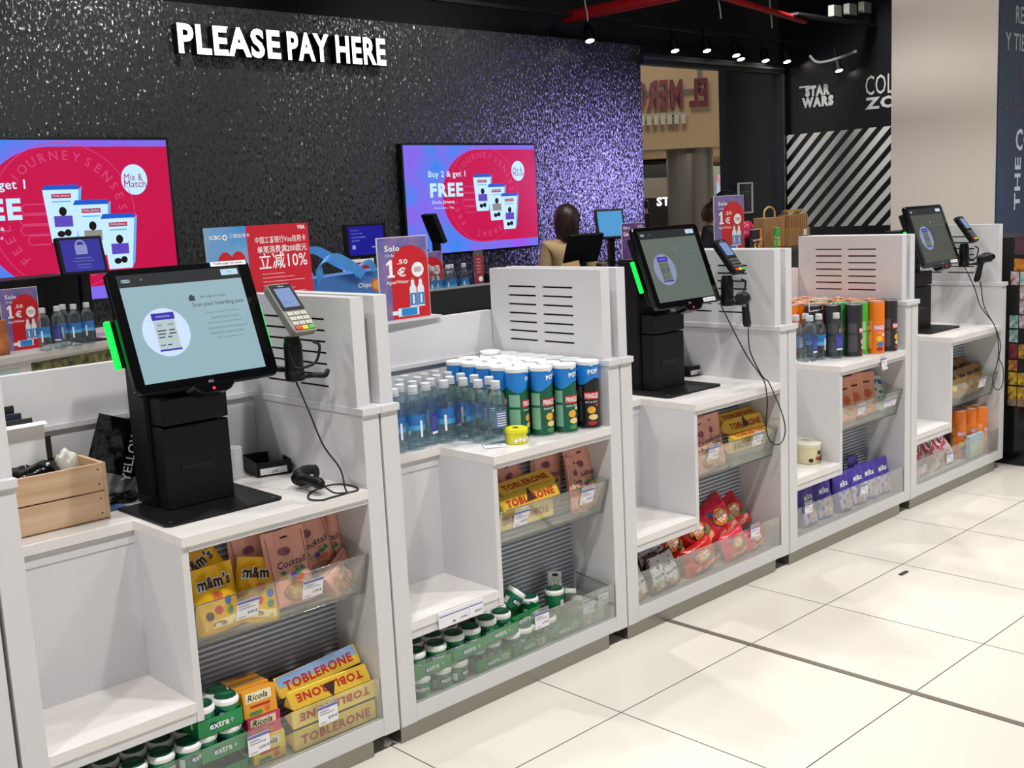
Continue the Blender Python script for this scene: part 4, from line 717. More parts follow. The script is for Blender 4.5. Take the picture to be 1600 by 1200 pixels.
# ---------------------------------------------------------------- price tags and shelf strips
def price(label, x, y, z, txt, w=.066, h=.056, tilt=0, rz=0, group='price tags'):
    r = thing('price_tag', label, 'price tag', (x, y, z), (tilt, 0, rz), group)
    b = B(); b.box(-w/2-.002, w/2+.002, 0, .002, -.002, h+.012, ACR); b.obj('clear_holder', r); b = B(); b.box(-w/2, w/2, -.0012, -.0002, 0, h, CARD); b.obj('card', r)
    M = frame((0, -.0018, 0)); b = B(); b.rect(-w/2, w/2, h*.84, h*.98, LILAC, M); b.rect(-w*.42, w*.05, h*.68, h*.73, GREYP, M); b.rect(-w*.42, w*.35, h*.55, h*.59, GREYP, M); b.rect(-w*.42, -w*.1, h*.1, h*.14, GREYP, M); b.text(txt, w*.22, h*.28, PRINTK, M, h=h*.17, bold=.01); b.obj('price_print', r)
    return r
t1 = radians(-15)
price('price tag on the bin front before the yellow candy bags', 1.422, .002, .548, '8,49 €', tilt=t1*-1); price('price tag on the bin front before the pink bags below the lit kiosk', 1.627, .002, .548, '5,99 €', tilt=-t1)
price('price tag on the drawer glass before the yellow lozenge box', 1.42, -.003, .165, '13,90 €'); price('price tag on the drawer glass before the stacked gold bars', 1.645, -.003, .168, '8,99 €')
price('price tag on the bin before the gold bars below the bottles', 2.436, .002, .558, '6,49 €', tilt=-t1); price('price tag on the bin before the pink bag below the green cans', 2.755, .002, .562, '5,99 €', tilt=-t1)
price('price tag on the drawer glass before the gum cartons', 2.512, -.003, .186, '6,99 €'); price('price tag on the small clear bin of white packs, next to the gum', 2.765, .018, .155, '3,99 €', .055, .05); price('price tag on the small clear bin of white packs, at the wing end', 2.845, .018, .165, '3,49 €', .055, .05)
price('price tag on the bin before the pink bags below the middle kiosk', 3.485, .002, .575, '5,99 €', tilt=-t1); price('price tag on the clear tray of gold bars below the middle kiosk', 3.785, .002, .575, '8,99 €', tilt=-t1); price('price tag on the drawer glass before the pink candy bags', 3.764, -.003, .192, '4,99 €', .062, .046)
price('price tag on the bin before the salmon bags', 4.62, .002, .563, '5,49 €', .062, .044, -t1); price('wide price tag on the bin before the mint bag', 4.89, .002, .558, '4,49 €', .12, .036, -t1); price('price tag on the drawer glass at the alcove end of the purple bags', 4.172, -.003, .20, '4,99 €', .06, .042); price('price tag on the drawer glass before the fourth purple bag', 4.65, -.003, .182, '4,99 €', .066, .044)
price('price tag on the bin before the brown boxes', 5.90, .002, .5, '9,99 €', .08, .055, -t1); price('price tag on the drawer glass before the sweets bags', 5.53, -.003, .16, '3,99 €', .07, .05)
price('price tag dangling askew from the worktop edge below the orange can', 4.825, -.012, .745, '2,99 €', .055, .055, radians(-8), radians(4))
fl = price('price tag lying flat on the worktop before the water bottles', 2.425, .085, .8105, '1,50 €', .075, .055, radians(-88), radians(-32))
ss = thing('shelf_strip', 'white double price strip on the edge of the empty alcove shelf', 'price strip', (2.16, -.004, .315)); b = B(); b.box(-.092, .092, 0, .004, 0, .05, CARD); b.obj('strip', ss)
b = B(); M = frame((0, -.0006, 0)); b.rect(-.09, .03, .036, .039, LILAC, M); b.rect(.034, .09, .036, .039, LILAC, M); b.rect(.0315, .0325, 0, .05, GREYP, M); b.text('6x', -.03, .012, PRINTK, M, h=.009); b.text('15,90 €', .01, .014, PRINTK, M, h=.008); b.text('18,90 €', .07, .016, PRINTK, M, h=.009); b.obj('price_print', ss)
cf = thing('card_holder', 'small clear framed card standing behind the bottles before black cans', 'card holder', (4.63, .225, .809)); b = B(); b.box(-.004, .004, -.001, .001, 0, .225, ACRE); b.obj('post', cf); b = B(); b.box(-.075, .075, -.002, 0, .225, .228, CARD); b.box(-.075, .075, -.002, 0, .278, .281, CARD); b.box(-.075, -.072, -.002, 0, .225, .281, CARD); b.box(.072, .075, -.002, 0, .225, .281, CARD); b.obj('card_frame', cf)
# tubs, boxes in the alcoves and bins
for j, (x, y, t) in enumerate([(4.385, .125, 'foremost small cream tub with berry print on the alcove shelf'), (4.445, .19, 'small cream tub behind the other on the alcove shelf')]):
    tb = thing('sweets_tub', t, 'tub', (x, y, .368), (0, 0, .4*j), 'small tubs in the alcove'); b = B(); b.lathe([(.046, 0), (.05, .004), (.053, .082)], mat('tub_cream', '#d8d3a8', .4), 30); b.obj('tub', tb); b = B(); b.lathe([(.055, .08), (.055, .092), (.05, .095), (0, .095)], mat('tub_lid', '#d9d7c4', .3), 30); b.obj('lid', tb)
    g = cylmap(.051); b = B(); random.seed(5); [b.oval(random.uniform(-.045, .045), random.uniform(.012, .03), .011, .009, random.choice([BROWNP, TRED, mat('tub_red', '#7b2a2a', .4)]), None, g(.002+.0004*k), 12, 2) for k in range(8)]; b.rect(-.012, .012, .045, .062, BROWNP, None, g(.003), 4); b.obj('berry_print', tb)
KB = mat('kraft_box', '#8f6b3f', .5)
for j, (x, y, z, t) in enumerate([(5.765, .09, .45, 'brown box with yellow picture next to the alcove in the bin'), (5.88, .09, .45, 'brown box second in the bin, behind the price tag'), (5.985, .10, .45, 'brown box third in the bin'), (6.085, .105, .45, 'brown box at the bin end beside the wing'), (5.93, .165, .48, 'brown box standing behind the other boxes'), (6.05, .17, .48, 'brown box at the very back of the bin')]):
    bx = thing('chocolate_box', t, 'box', (x, y, z), (radians(-12), 0, radians(-6)), 'brown boxes in the bin'); b = B(); b.box(-.048, .048, -.018, .03, 0, .148, KB); b.obj('carton', bx, .0015); b = B(); M = frame((0, -.0186, 0)); b.oval(0, .05, .022, .02, NUT if j else YT, M, None, 16, 1); [b.oval(-.02+.02*q, .03, .008, .008, TRED, frame((0, -.019, 0)), None, 10, 1) for q in range(3)]; b.rect(-.03, .03, .10, .115, BROWNP, M); b.obj('front_print', bx)
pb = thing('gift_box', 'pale blue box in front of the orange cans in the drawer', 'box', (5.945, .05, .104)); b = B(); b.box(-.085, .085, -.012, .012, 0, .125, mat('pale_blue_card', '#a9cfd9', .45)); b.obj('carton', pb, .0015); b = B(); M = frame((0, -.0126, 0)); b.rect(-.08, .08, .0, .085, mat('pale_card', '#d8dcd8', .45), M); b.oval(.03, .045, .022, .03, mat('pale_lemon', '#d8dca0', .4), frame((0, -.013, 0)), None, 16, 1); b.obj('front_print', pb)
# ---------------------------------------------------------------- crate, bags and small things on the crate counter
WOOD = mat('pine_wood', '#d6b797', .55, var=(3.5, '#bd9873', (1, 1, 9)), bump=(20, .05)); PINK = mat('pine_end', '#c4a27e', .6)
cr = thing('wooden_crate', 'pale pine slatted crate holding black bags on the worktop', 'crate', (1.09, .44, .809)); x0, x1, y0, y1 = -.19, .126, -.105, .11
for z in (.004, .082): b = B(); b.box(x0, x1, y0, y0+.01, z, z+.074, WOOD); b.obj('front_slat', cr, .0015); b = B(); b.box(x0, x1, y1-.01, y1, z, z+.074, WOOD); b.obj('back_slat', cr, .0015)
for s in (x0-.011, x1): b = B(); b.box(s, s+.011, y0, y1, .004, .156, PINK); b.obj('end_board', cr, .0015)
b = B(); b.box(x0, x1, y0+.01, y1-.01, .0, .006, WOOD); b.obj('base_board', cr)
b = B(); [b.lathe([(.0025, -.0008), (.0025, .0004)], DARK, 8, frame((x1-.012, y0, z))) for z in (.02, .06, .1, .14)]; b.obj('nail', cr)
BPL = mat('black_plastic_film', '#08080a', .2, bump=(18, .6)); WPL = mat('white_plastic_film', '#e6e3da', .35, bump=(14, .3))
def crumple(name, label, cat, loc, sx, sy, sz, m, seed, mm=None):
    b = B(); n, k = 22, 14; vs = []
    for q in range(k+1):
        ph = pi*q/k
        for j in range(n):
            a = 2*pi*j/n; d = 1+.35*noise.noise(Vector((cos(a)*1.6*sin(ph)+seed, sin(a)*1.6*sin(ph), cos(ph)*1.6)))+.12*noise.noise(Vector((cos(a)*5*sin(ph)+seed, sin(a)*5, cos(ph)*5)))
            vs.append((sx*d*sin(ph)*cos(a), sy*d*sin(ph)*sin(a), max(-sz*.9, sz*d*cos(ph))))
    b.add(vs, [(q*n+j, q*n+(j+1) % n, (q+1)*n+(j+1) % n, (q+1)*n+j) for q in range(k) for j in range(n)], m, None, True)
    o = tag(b.obj(name), label, cat); o.location = loc; return o
crumple('plastic_bag', 'crumpled black plastic bag heaped inside the wooden crate', 'bag', (1.06, .455, .90), .13, .075, .085, BPL, 2.2)
crumple('plastic_bag', 'crumpled white plastic sheet poking out of the wooden crate', 'bag', (1.165, .445, .945), .034, .03, .05, WPL, 5.7)
pk = pouch('foil_bag', 'slanted black bag with white lettering leaning on the kiosk column', 'bag', .15, .24, .05, 6.6, [(0, .32, mat('silver_foil', '#8f8f92', .25, .8)), (.32, 1, BPL)], lambda g, r: (B().text('YELLOW', .035, .14, PRINTW, None, h=.026, w=.15, bold=.02, mp=g(.0015), rot=pi/2).obj('logo_lettering', r), B().oval(-.05, .09, .018, .012, ORNGP, None, g(.0012), 14, 2).obj('badge_print', r)), loc=(1.285, .50, .818), rot=(radians(-4), radians(20), radians(-12)))
crumple('plastic_bag', 'flat shiny black bag lying behind the kiosk base plate', 'bag', (1.31, .50, .822), .075, .055, .022, BPL, 9)
tag(B().box(1.245, 1.30, .40, .44, .8095, .817, mat('blue_card', '#4a5f8d', .5)).obj('card_packet'), 'small blue packet lying between crate and kiosk base', 'packet')
pw = [(1.03, .50, .32, .10, PRINTK, 'black paper bag standing behind the crate at the wing, rear'), (1.045, .485, .30, .09, mat('navy_paper', '#1b1f38', .6), 'dark navy paper bag standing just before the black one'), (1.06, .47, .285, .11, PRINTK, 'black paper bag standing behind the white one')]
for j, (x, y, hh, w, m, t) in enumerate(pw):
    tag(B().box(x-w*.8, x+w*.35, y, y+.008, .809, .809+hh, m).obj('paper_bag', bevel=.001), t, 'paper bag', 'standing paper bags')
b = B(); pts = [(0, 0), (.006, .1), (-.002, .2), (.004, .262), (.016, .276), (.03, .27)]
for dy, fl in ((0, 1), (.006, -1)): b.add([(x, -y+dy, z) for x in (-.085, .045) for y, z in pts], [(j, j+1, 7+j, 6+j)[::fl] for j in range(5)], PRINTW, None, True)
w_ = tag(b.obj('paper_bag'), 'white paper bag with a curled top standing behind the crate', 'paper bag', 'standing paper bags'); w_.location = (1.075, .455, .809)
tag(B().box(1.112, 1.14, .465, .49, .809, 1.04, PRINTK).obj('paper_bag', bevel=.002), 'narrow black folded bag standing beside the white paper bag', 'paper bag', 'standing paper bags')
tag(B().lathe([(.028, 0), (.028, .085), (.026, .087), (.0, .087)], PRINTW, 28).obj('paper_roll'), 'white paper roll standing half hidden behind the lit kiosk', 'paper roll').location = (1.70, .50, .809)
def tray(label, x, y, rz):
    t = thing('card_tray', label, 'tray', (x, y, .809), (0, 0, rz), 'black card trays'); b = B(); a, d, hh = .055, .08, .045; b.box(-a, a, -d, d, 0, .004, BLACK); b.box(-a, -a+.004, -d, d, .004, hh, BLACK); b.box(a-.004, a, -d, d, .004, hh, BLACK); b.box(-a+.004, a-.004, -d, -d+.004, .004, hh, BLACK); b.box(-a+.004, a-.004, d-.004, d, .004, hh, BLACK); b.obj('tray', t, .001)
    b = B(); b.rect(-.045, .04, .006, .026, PRINTW, frame((0, -d-.0006, 0))); b.text('-20€', .0, .014, PRINTK, frame((0, -d-.001, 0)), h=.009); b.obj('white_sticker', t)
tray('black open tray with a white sticker beside the lit kiosk', 1.79, .46, radians(-14)); tray('black open tray with a white sticker behind the middle kiosk', 3.955, .49, radians(-5))

# ---------------------------------------------------------------- wall screens and sign
TVB = mat('tv_backdrop', '#2f8df5', .5, emit=.95, var=(3.2, '#9a5cf0')); TVR = emis('tv_red', '#c8084a', 1.0); TVR2 = emis('tv_red_light', '#e04a80', .85); TVW = emis('tv_white', '#bfe4ff', 1.1); TVS = emis('tv_sky', '#58b4f5', 1); TVD = emis('tv_blue', '#1c5ed8', .9); TVK = emis('tv_choc', '#2a1713', .3); TVP = emis('tv_violet', '#6a4fd0', .8); TVG = emis('tv_silver', '#a9a79d', .7); TVL = emis('tv_label_red', '#c2274a', .8)
def tv(label, x, z):
    r = thing('wall_screen', label, 'screen', (x, 4.06, z), group='large advertising screens'); w, h = 1.39, .835
    b = B(); b.box(-w/2, w/2, -.06, -.005, 0, h, BLACKG); b.obj('screen_frame', r, .004); b = B(); b.box(-.3, .3, -.005, 0, .2, .6, BLACK); b.obj('wall_bracket', r)
    M = lambda k: frame((-w/2, -.0605-.0004*k, 0)); u = lambda px: (px-222)/668*w; v = lambda py: (680-py)/530*h
    b = B(); b.rect(.014, w-.014, .014, h-.014, TVB, M(0)); sc = b.obj('screen', r)
    b = B(); cy = v(405); R = v(180)-cy; cx = u(585); b.oval(cx, cy, R*1.08, R, TVR, M(1), None, 48, 1, pi/2, 3*pi/2); b.rect(cx, w-.014, cy-R, cy+R, TVR, M(1))
    b.ring(u(605), v(400), .365, .369, TVR2, M(2), 60)
    def arc(t, a, step, rr=.305):
        for j, ch in enumerate(t):
            q = a-step*j; b.text(ch, u(605)+rr*cos(q), v(400)+rr*sin(q), TVR2, M(2), h=.046, bold=.01, rot=q-pi/2)
    arc('JOURNEY', radians(140), radians(11)); arc('SENSES', radians(62), radians(11)); arc('FEEL', radians(222), radians(11)); arc('TREAT', radians(300), radians(11))
    for j, (x0, x1, y) in enumerate([(512, 560, 372), (505, 560, 405), (505, 560, 438), (520, 560, 470)]):
        for d in (-14, 14): b.rect(u(x0), u(x1), v(y+d)-.003, v(y+d)+.003, TVR2, M(2))
        b.ring(u(x0), v(y), .021, .026, TVR2, M(2), 12, pi/2, 3*pi/2)
    b.obj('red_artwork', sc)
    b = B(); b.text('Buy 2 & get 1', u(338), v(318), TVW, M(3), h=.06, w=.37, al='l', bold=.02); b.text('FREE', u(342), v(404), TVW, M(3), h=.105, w=.33, al='l', bold=.06); b.text('Doña Jimena', u(350), v(440), TVW, M(3), h=.032, w=.22, al='l', bold=.015); b.text('Chocolates 135g', u(355), v(462), TVW, M(3), h=.018, w=.2, al='l', bold=0)
    b.obj('promo_lettering', sc); b = B(); b.oval(u(788), v(288), .072, .079, TVW, M(2), None, 36, 1); bdg = b.obj('promo_badge', r); b = B(); b.text('Mix &', u(786), v(280), emis('tv_magenta', '#a0126e', .8), M(3), h=.036, w=.10, bold=0); b.text('Match', u(789), v(302), emis('tv_magenta', '#a0126e', .8), M(3), h=.036, w=.12, bold=0); b.obj('badge_lettering', bdg)
    b = B()
    for j, (x, y) in enumerate([(598, 302), (668, 352), (733, 400)]):
        k = 3+3*j; tw, bw, hh = .092, .070, .28; cx = u(x); t = v(y); M0 = M(k); M1 = M(k+1); M2 = M(k+2)
        b.poly([(cx-bw, t-hh), (cx+bw*.8, t-hh), (cx+tw, t-.02), (cx-tw, t-.02)], TVW, M0); b.poly([(cx-tw, t-.02), (cx+tw, t-.02), (cx+tw*1.0, t+.004), (cx-tw*.85, t+.004)], TVD, M0); b.poly([(cx+bw*.8, t-hh), (cx+bw*1.05, t-hh+.03), (cx+tw*1.18, t-.005), (cx+tw, t-.02)], TVS, M0)
        b.rect(cx-.05, cx+.05, t-.062, t-.04, TVL, M1); b.text('Doña Jimena', cx, t-.051, TVW, M2, w=.085, bold=0); b.rect(cx-.05, cx+.045, t-.082, t-.076, TVS, M1); b.oval(cx, t-.128, .02, .023, TVK, M1, None, 14, 1); b.rect(cx-.048, cx+.046, t-.205, t-.15, [TVP, TVG, TVP][j], M1); b.oval(cx-.02, t-.24, .02, .016, TVK, M2, None, 12, 1); b.oval(cx+.015, t-.235, .018, .018, TVK, M2, None, 12, 1)
    b.obj('chocolate_artwork', sc); return r
tv('larger wall screen with a red advert, half hidden behind the padlock display', 2.587, 1.136).scale = (1.155, 1, 1.155); tv('large wall screen with a red advert beside the woman in beige', 5.915, 1.232)
LT = emis('sign_lit_face', '#ffffff', 2.6)
sg = thing('illuminated_sign', 'lit white wall sign reading please pay here, with black sides', 'sign', (4.33, 4.058, 2.70)); 
xx = -.815
for t, w in (('PLEASE', .735), ('PAY', .335), ('HERE', .43)):
    b = B(); M = frame((xx, -.07, -.09)); b.text(t, 0, 0, LT, M, h=.185, w=w, bold=.045, al='l', res=3); b.obj('lit_letters', sg)
    b = B(); M = frame((xx, -.0005, -.09)); b.text(t, 0, 0, BLACK, M, h=.185, w=w, bold=.045, al='l', ext=.068, res=3); b.obj('letter_sides', sg); xx += w+.055
# ---------------------------------------------------------------- posters
PSR = mat('poster_red', '#c4121f', .35); PSB = mat('poster_violet', '#8f6f9c', .35, var=(14, '#4c5aa0')); BTW = mat('poster_bottle_white', '#dfe8ee', .4); BTB = mat('poster_bottle_blue', '#1d84cc', .4)
def poster(label, loc, rz, w, h, foot=False, group='water offer posters'):
    r = thing('offer_poster', label, 'poster', loc, (0, 0, rz), group); b = B(); b.box(-w/2-.003, w/2+.003, 0, .004, 0, h+.003, mat('poster_acrylic', '#cfd2d6', .2)); b.obj('poster_panel', r)
    if foot: b = B(); b.box(-w/2-.004, w/2+.03, -.03, .03, -.002, .006, WHITE); b.obj('poster_foot', r)
    else: b = B(); b.box(-w/2, w/2, .004, .05, 0, .003, ACR); b.obj('poster_foot', r)
    M = lambda k: frame((-w/2, -.0006-.0005*k, 0)); b = B(); b.rect(0, w, 0, h, PSB, M(0)); b.oval(w*.62, h*.66, w*.385, h*.24, PSR, M(1), None, 40, 1, 0, pi); b.rect(w*.235, w, 0, h*.662, PSR, M(1)); b.obj('poster_print', r)
    b = B(); b.text('Solo', w*.13, h*.84, PRINTW, M(2), h=h*.07, w=w*.30, al='l', bold=.03); b.text('Only', w*.13, h*.765, PRINTW, M(2), h=h*.045, w=w*.19, al='l', bold=0)
    b.poly([(w*.14+w*.17*px, h*.53+h*.21*py) for px, py in [(.12, 0), (.98, 0), (.98, .13), (.74, .13), (.74, 1), (.46, 1), (.02, .80), (.10, .66), (.36, .78), (.36, .13), (.12, .13)]], PRINTW, M(2)); b.text('.50', w*.36, h*.68, PRINTW, M(2), h=h*.058, w=w*.22, al='l', bold=.02); b.text('€', w*.36, h*.53, PRINTW, M(2), h=h*.11, w=w*.17, al='l', bold=.03); b.text('Agua/Water', w*.13, h*.44, PRINTW, M(2), h=h*.05, w=w*.45, al='l', bold=.01)
    b.oval(w*.78, h*.60, w*.125, h*.09, PRINTW, M(2), None, 24, 1); [b.rect(w*(.70), w*.86, h*(.575+.022*j), h*(.585+.022*j), TRED if j == 1 else GREYP, M(3)) for j in range(3)]; b.obj('poster_lettering', r)
    b = B()
    for cx, top in ((.66, .5), (.82, .5)):
        b.rect(w*(cx-.07), w*(cx+.07), h*.15, h*.38, BTW, M(2)); b.poly([(w*(cx-.07), h*.38), (w*(cx+.07), h*.38), (w*(cx+.035), h*.425), (w*(cx-.035), h*.425)], BTW, M(2)); b.rect(w*(cx-.035), w*(cx+.035), h*.425, h*.475, BTW, M(2)); b.rect(w*(cx-.03), w*(cx+.03), h*.475, h*.5, GREYP, M(2)); b.rect(w*(cx-.065), w*(cx+.065), h*.17, h*.32, BTB, M(3)); b.rect(w*(cx-.02), w*(cx+.02), h*.19, h*.30, BTW, M(4))
    b.rect(w*.33, w*.76, h*.05, h*.15, BTW, M(3)); b.rect(w*.22, w*.33, h*.075, h*.125, BTW, M(3)); b.rect(w*.18, w*.22, h*.08, h*.12, GREYP, M(3)); b.rect(w*.40, w*.72, h*.055, h*.145, BTB, M(4)); b.obj('bottle_picture', r); return r
poster('red water offer poster standing on the back ledge beside the vented panel', (2.488, .593, 1.203), radians(2), .228, .295, True)
poster('red water offer poster on the service desk, partly behind a row of bottles', (1.945, 2.80, 1.032), radians(10), .185, .285)
poster('red water offer poster half hidden behind the bottles under the wall screen', (4.40, 2.78, 1.04), 0, .235, .285)
poster('tall red water offer poster on the far desk beside the kraft bags', (6.21, 1.83, 1.19), 0, .33, .385)
# bank poster
bp = thing('bank_poster', 'wide red and blue bank poster with Chinese characters behind the lit kiosk', 'poster', (1.93, .615, 1.203), (radians(-2), 0, radians(1))); w, h = .385, .365
b = B(); b.box(-w/2, w/2, 0, .004, 0, h, mat('poster_acrylic', '#cfd2d6')); b.box(-w/2, w/2, .004, .05, 0, .003, ACR); b.obj('poster_panel', bp)
M = lambda k: frame((-w/2, -.0006-.0004*k, 0)); b = B(); b.rect(0, w*.40, 0, h, mat('bank_blue', '#3f8fd0', .4, var=(4, '#8fb0c8')), M(0)); b.rect(w*.385, w, 0, h, mat('bank_red', '#c3142b', .4), M(1)); b.rect(w*.385, w, h*.0, h*.30, mat('bank_dark_red', '#a31226', .4), M(1) @ Matrix.Translation((0, 0, .0002))); b.obj('poster_print', bp)
b = B(); z = lambda q: h*(1-q*.625); T_ = lambda t, x, y, hh, ww, m=PRINTW, bo=.02: b.text(t, w*x, z(y), m, M(3), h=hh, w=ww, al='l', bold=bo)
T_('ICBC', .04, .165, .013, .040, bo=.04); T_('工银信用卡', .22, .16, .014, .075, bo=.008); b.ring(w*.18, z(.145), .005, .009, PRINTW, M(3), 18)
T_('VISA', .89, .085, .013, .03, bo=.06); T_('中国工商银行Visa信用卡', .46, .26, .022, .195, bo=.004); T_('单笔消费满200欧元', .475, .40, .024, .19, bo=.008); T_('立减10%', .48, .63, .055, .185, bo=.008)
b.oval(w*.17, z(.51), .028, .038, PSR, M(2), None, 20, 1); b.oval(w*.29, z(.51), .028, .038, PSR, M(2), None, 20, 1); b.poly([(w*.09, z(.56)), (w*.23, z(.80)), (w*.37, z(.56))], PSR, M(2)); T_('爱购全球', .095, .60, .03, .10, bo=.008)
for j in range(6): b.rect(w*.5, w*(.72+.1*((j*7) % 3)), z(.70+.055*j), z(.688+.055*j), mat('poster_pink_line', '#e59aa2', .4), M(3))
b.obj('poster_lettering', bp)
b = B(); [b.oval(w*(.70+.08*j), z(1.2), .014, .007, [PRINTK, BLUEA, BROWNP, PRINTK][j], M(3), None, 12, 1) for j in range(4)]; b.obj('gadget_picture', bp)
# ---------------------------------------------------------------- service desks behind the row
DESKK = mat('charcoal_desk', '#17191c', .4); DSH = mat('grey_desk_top', '#b9b4ae', .4)
def desk(label, loc, rz, w, d, top, front, tm, name='service_desk'):
    t = thing(name, label, 'desk', loc, (0, 0, rz), 'desks behind the checkout row'); b = B(); b.box(-w/2, w/2, .02, d, 0, top-.03, front); b.obj('body', t); b = B(); b.box(-w/2, w/2, 0, d, top-.03, top, tm); b.obj('desk_top', t, .002); return t
dA = desk('pale topped service desk with pictures on its front behind the lit kiosk', (2.0, 2.633, 0), radians(19.5), 2.0, .6, 1.03, mat('desk_white_front', '#cfccc8', .5), DSH)
b = B(); M = frame((0, .0188, 0)); b.rect(-.60, -.17, .62, .975, mat('picture_teal', '#7fa9ad', .5, var=(5, '#c9d6d2')), M); b.obj('teal_picture', dA); b = B(); b.rect(-.10, .75, .62, .985, mat('picture_foliage', '#2a2c1c', .5, var=(24, '#8d8b52')), M); b.obj('foliage_picture', dA)
dB = desk('long charcoal service desk under the wall screens with a pale rim', (5.3, 2.62, 0), 0, 3.4, .55, 1.04, DESKK, DESKK); b = B(); b.box(-1.7, 1.7, -.012, -.001, .96, 1.10, DESKK); b.box(-1.7, 1.7, -.014, .004, 1.10, 1.112, mat('rim_grey', '#8d8f96', .3)); b.obj('rim', dB)
dD = desk('black desk carrying kraft bags near the striped wall', (6.85, 1.7, 0), 0, 1.7, .6, 1.19, DESKK, DESKK)
dC = desk('low white staff table behind the checkout row', (2.75, 1.0, 0), 0, 1.1, .42, 1.0, WHITE, WHITE, 'staff_table')
wb = [(1.985, 2.645, 0), (2.065, 2.672, 1), (2.118, 2.735, 0), (2.15, 2.69, 0), (2.225, 2.72, 0)]
for j, (x, y, k) in enumerate(wb): put_bottle('clear water bottle on the desk beside the red poster, %s along' % ORD[j], x, y, 1.03, radians(-40), k, 'water bottles on the desk beside the poster', .93)
for j, x in enumerate((4.36, 4.43, 4.49, 4.545, 4.62)): put_bottle('clear water bottle on the charcoal desk below the wall screen, %s along' % ORD[j], x, 2.70+.03*(j % 2), 1.04, radians(-40), 0, 'water bottles on the charcoal desk', .95)
# displays on the desks
def display(label, loc, rz, w, h, tilt, face, lines, pole, back=False):
    """screen on a pole; loc is the foot of the pole on its desk"""
    t = thing('counter_display', label, 'display', loc, (0, 0, rz), 'till displays on the desks'); b = B(); b.box(-.07, .07, -.06, .06, 0, .008, BLACK); b.obj('foot', t, .002); b = B(); b.box(-.022, .022, -.02, .02, .008, pole, BLACK); b.obj('pole', t)
    M = Matrix.Translation((0, -.03, pole+.02)) @ Matrix.Rotation(-tilt, 4, 'X') @ frame((0, 0, 0)); b = B(); b.box(-w/2, w/2, -.02, h-.02, -.03, 0, BLACK, M); b.obj('screen_case', t, .004)
    if face:
        b = B(); b.rect(-w*.43, w*.43, h*.07-.02, h*.92-.02, face, M @ Matrix.Translation((0, 0, .0006))); s_ = b.obj('screen', t)
        if lines: b = B(); lines(b, M @ Matrix.Translation((0, 0, .0012)), w, h); b.obj('screen_content', s_)
    return t
SPL = emis('screen_violet', '#3a36a8', .8); SPI = emis('screen_violet_ink', '#9aa0d8', .8)
def padlock(b, M, w, h):
    c = h*.6; b.rect(-w*.13, w*.13, c-.035, c+.012, SPI, M); b.ring(0, c+.012, .017, .026, SPI, M, 20, 0, pi); b.rect(-.026, -.017, c+.005, c+.014, SPI, M); b.rect(.017, .026, c+.005, c+.014, SPI, M)
    for j, t in enumerate(['Terminal cerrado', 'Terminal closed temporarily', 'Caisse fermée', 'Kasse geschlossen']): b.text(t, 0, h*.32-.016*j, SPI, M, h=.0085, bold=0)
display('violet padlock display on a black pole in front of the wall screen', (2.275, 2.83, 1.03), radians(3), .232, .185, radians(14), SPL, padlock, .33)
SBL = emis('screen_deep_blue', '#1414a0', .75); SBT = emis('screen_blue_ink', '#9aa4ee', .8)
def bluet(b, M, w, h): [b.text(t, -w*.36, h*.68-.020*j, SBT, M, h=.010, al='l', bold=0) for j, t in enumerate(['Don\'t forget', 'to scan your card', 'for more benefits', 'and offers'])]; b.rect(-w*.36, -w*.28, h*.15, h*.27, SBT, M); b.rect(w*.12, w*.38, h*.17, h*.2, SBT, M)
display('black display with a deep blue screen between bank poster and water poster', (4.07, 2.97, 1.04), 0, .30, .20, radians(2), SBL, bluet, .28)
display('black display turned edge-on before the wall screen', (4.53, 2.84, 1.04), radians(72), .20, .19, radians(20), SBL, None, .34)
display('flat black printer screen behind the half hidden red poster', (4.42, 2.95, 1.04), radians(4), .25, .10, radians(40), None, None, .26)
display('tilted display with a pale blue screen beside the woman in beige', (6.20, 2.86, 1.04), radians(-28), .22, .22, radians(16), emis('screen_sky_blue', '#4f9fdc', .9), None, .27)
display('black back of a till monitor in front of the woman in beige', (5.80, 2.78, 1.04), radians(172), .30, .21, radians(22), None, None, .13)
bc = tag(B().box(-.26, .26, 0, .28, 0, .325, BLACK).obj('till_cabinet', bevel=.004), 'black till cabinet behind the bottles on the pale desk', 'cabinet'); bc.location = (2.13, 2.915, 1.03); bc.rotation_euler = (0, 0, radians(19.5))
sn = tag(B().box(-.04, .04, -.02, .02, 0, .16, mat('snack_orange', '#c4753a', .4, var=(20, '#6a3a2a'))).obj('snack_packet', bevel=.004), 'orange snack packet at the picture edge beside the desk poster', 'packet'); sn.location = (1.79, 2.68, 1.03)
sc_ = tag(B().box(-.03, .03, -.03, .03, 0, .115, mat('jar_brown', '#8a7254', .3, var=(22, '#2c2320'))).obj('coffee_jar', bevel=.008), 'small brown jar beside the till monitor on the charcoal desk', 'jar'); sc_.location = (5.93, 2.72, 1.112-.072)
kp = tag(B().add([(-.10, 0, 0), (.10, 0, 0), (.10, .03, .145), (-.08, .03, .13), (-.10, .006, 0), (.10, .006, 0), (.10, .036, .145), (-.08, .036, .13)], [(0, 1, 2, 3), (7, 6, 5, 4), (0, 4, 5, 1), (1, 5, 6, 2), (2, 6, 7, 3), (3, 7, 4, 0)], mat('kraft_paper', '#b08d5e', .7)).obj('kraft_sheet'), 'folded kraft paper on the desk before the till monitor', 'paper'); kp.location = (5.61, 2.70, 1.04)
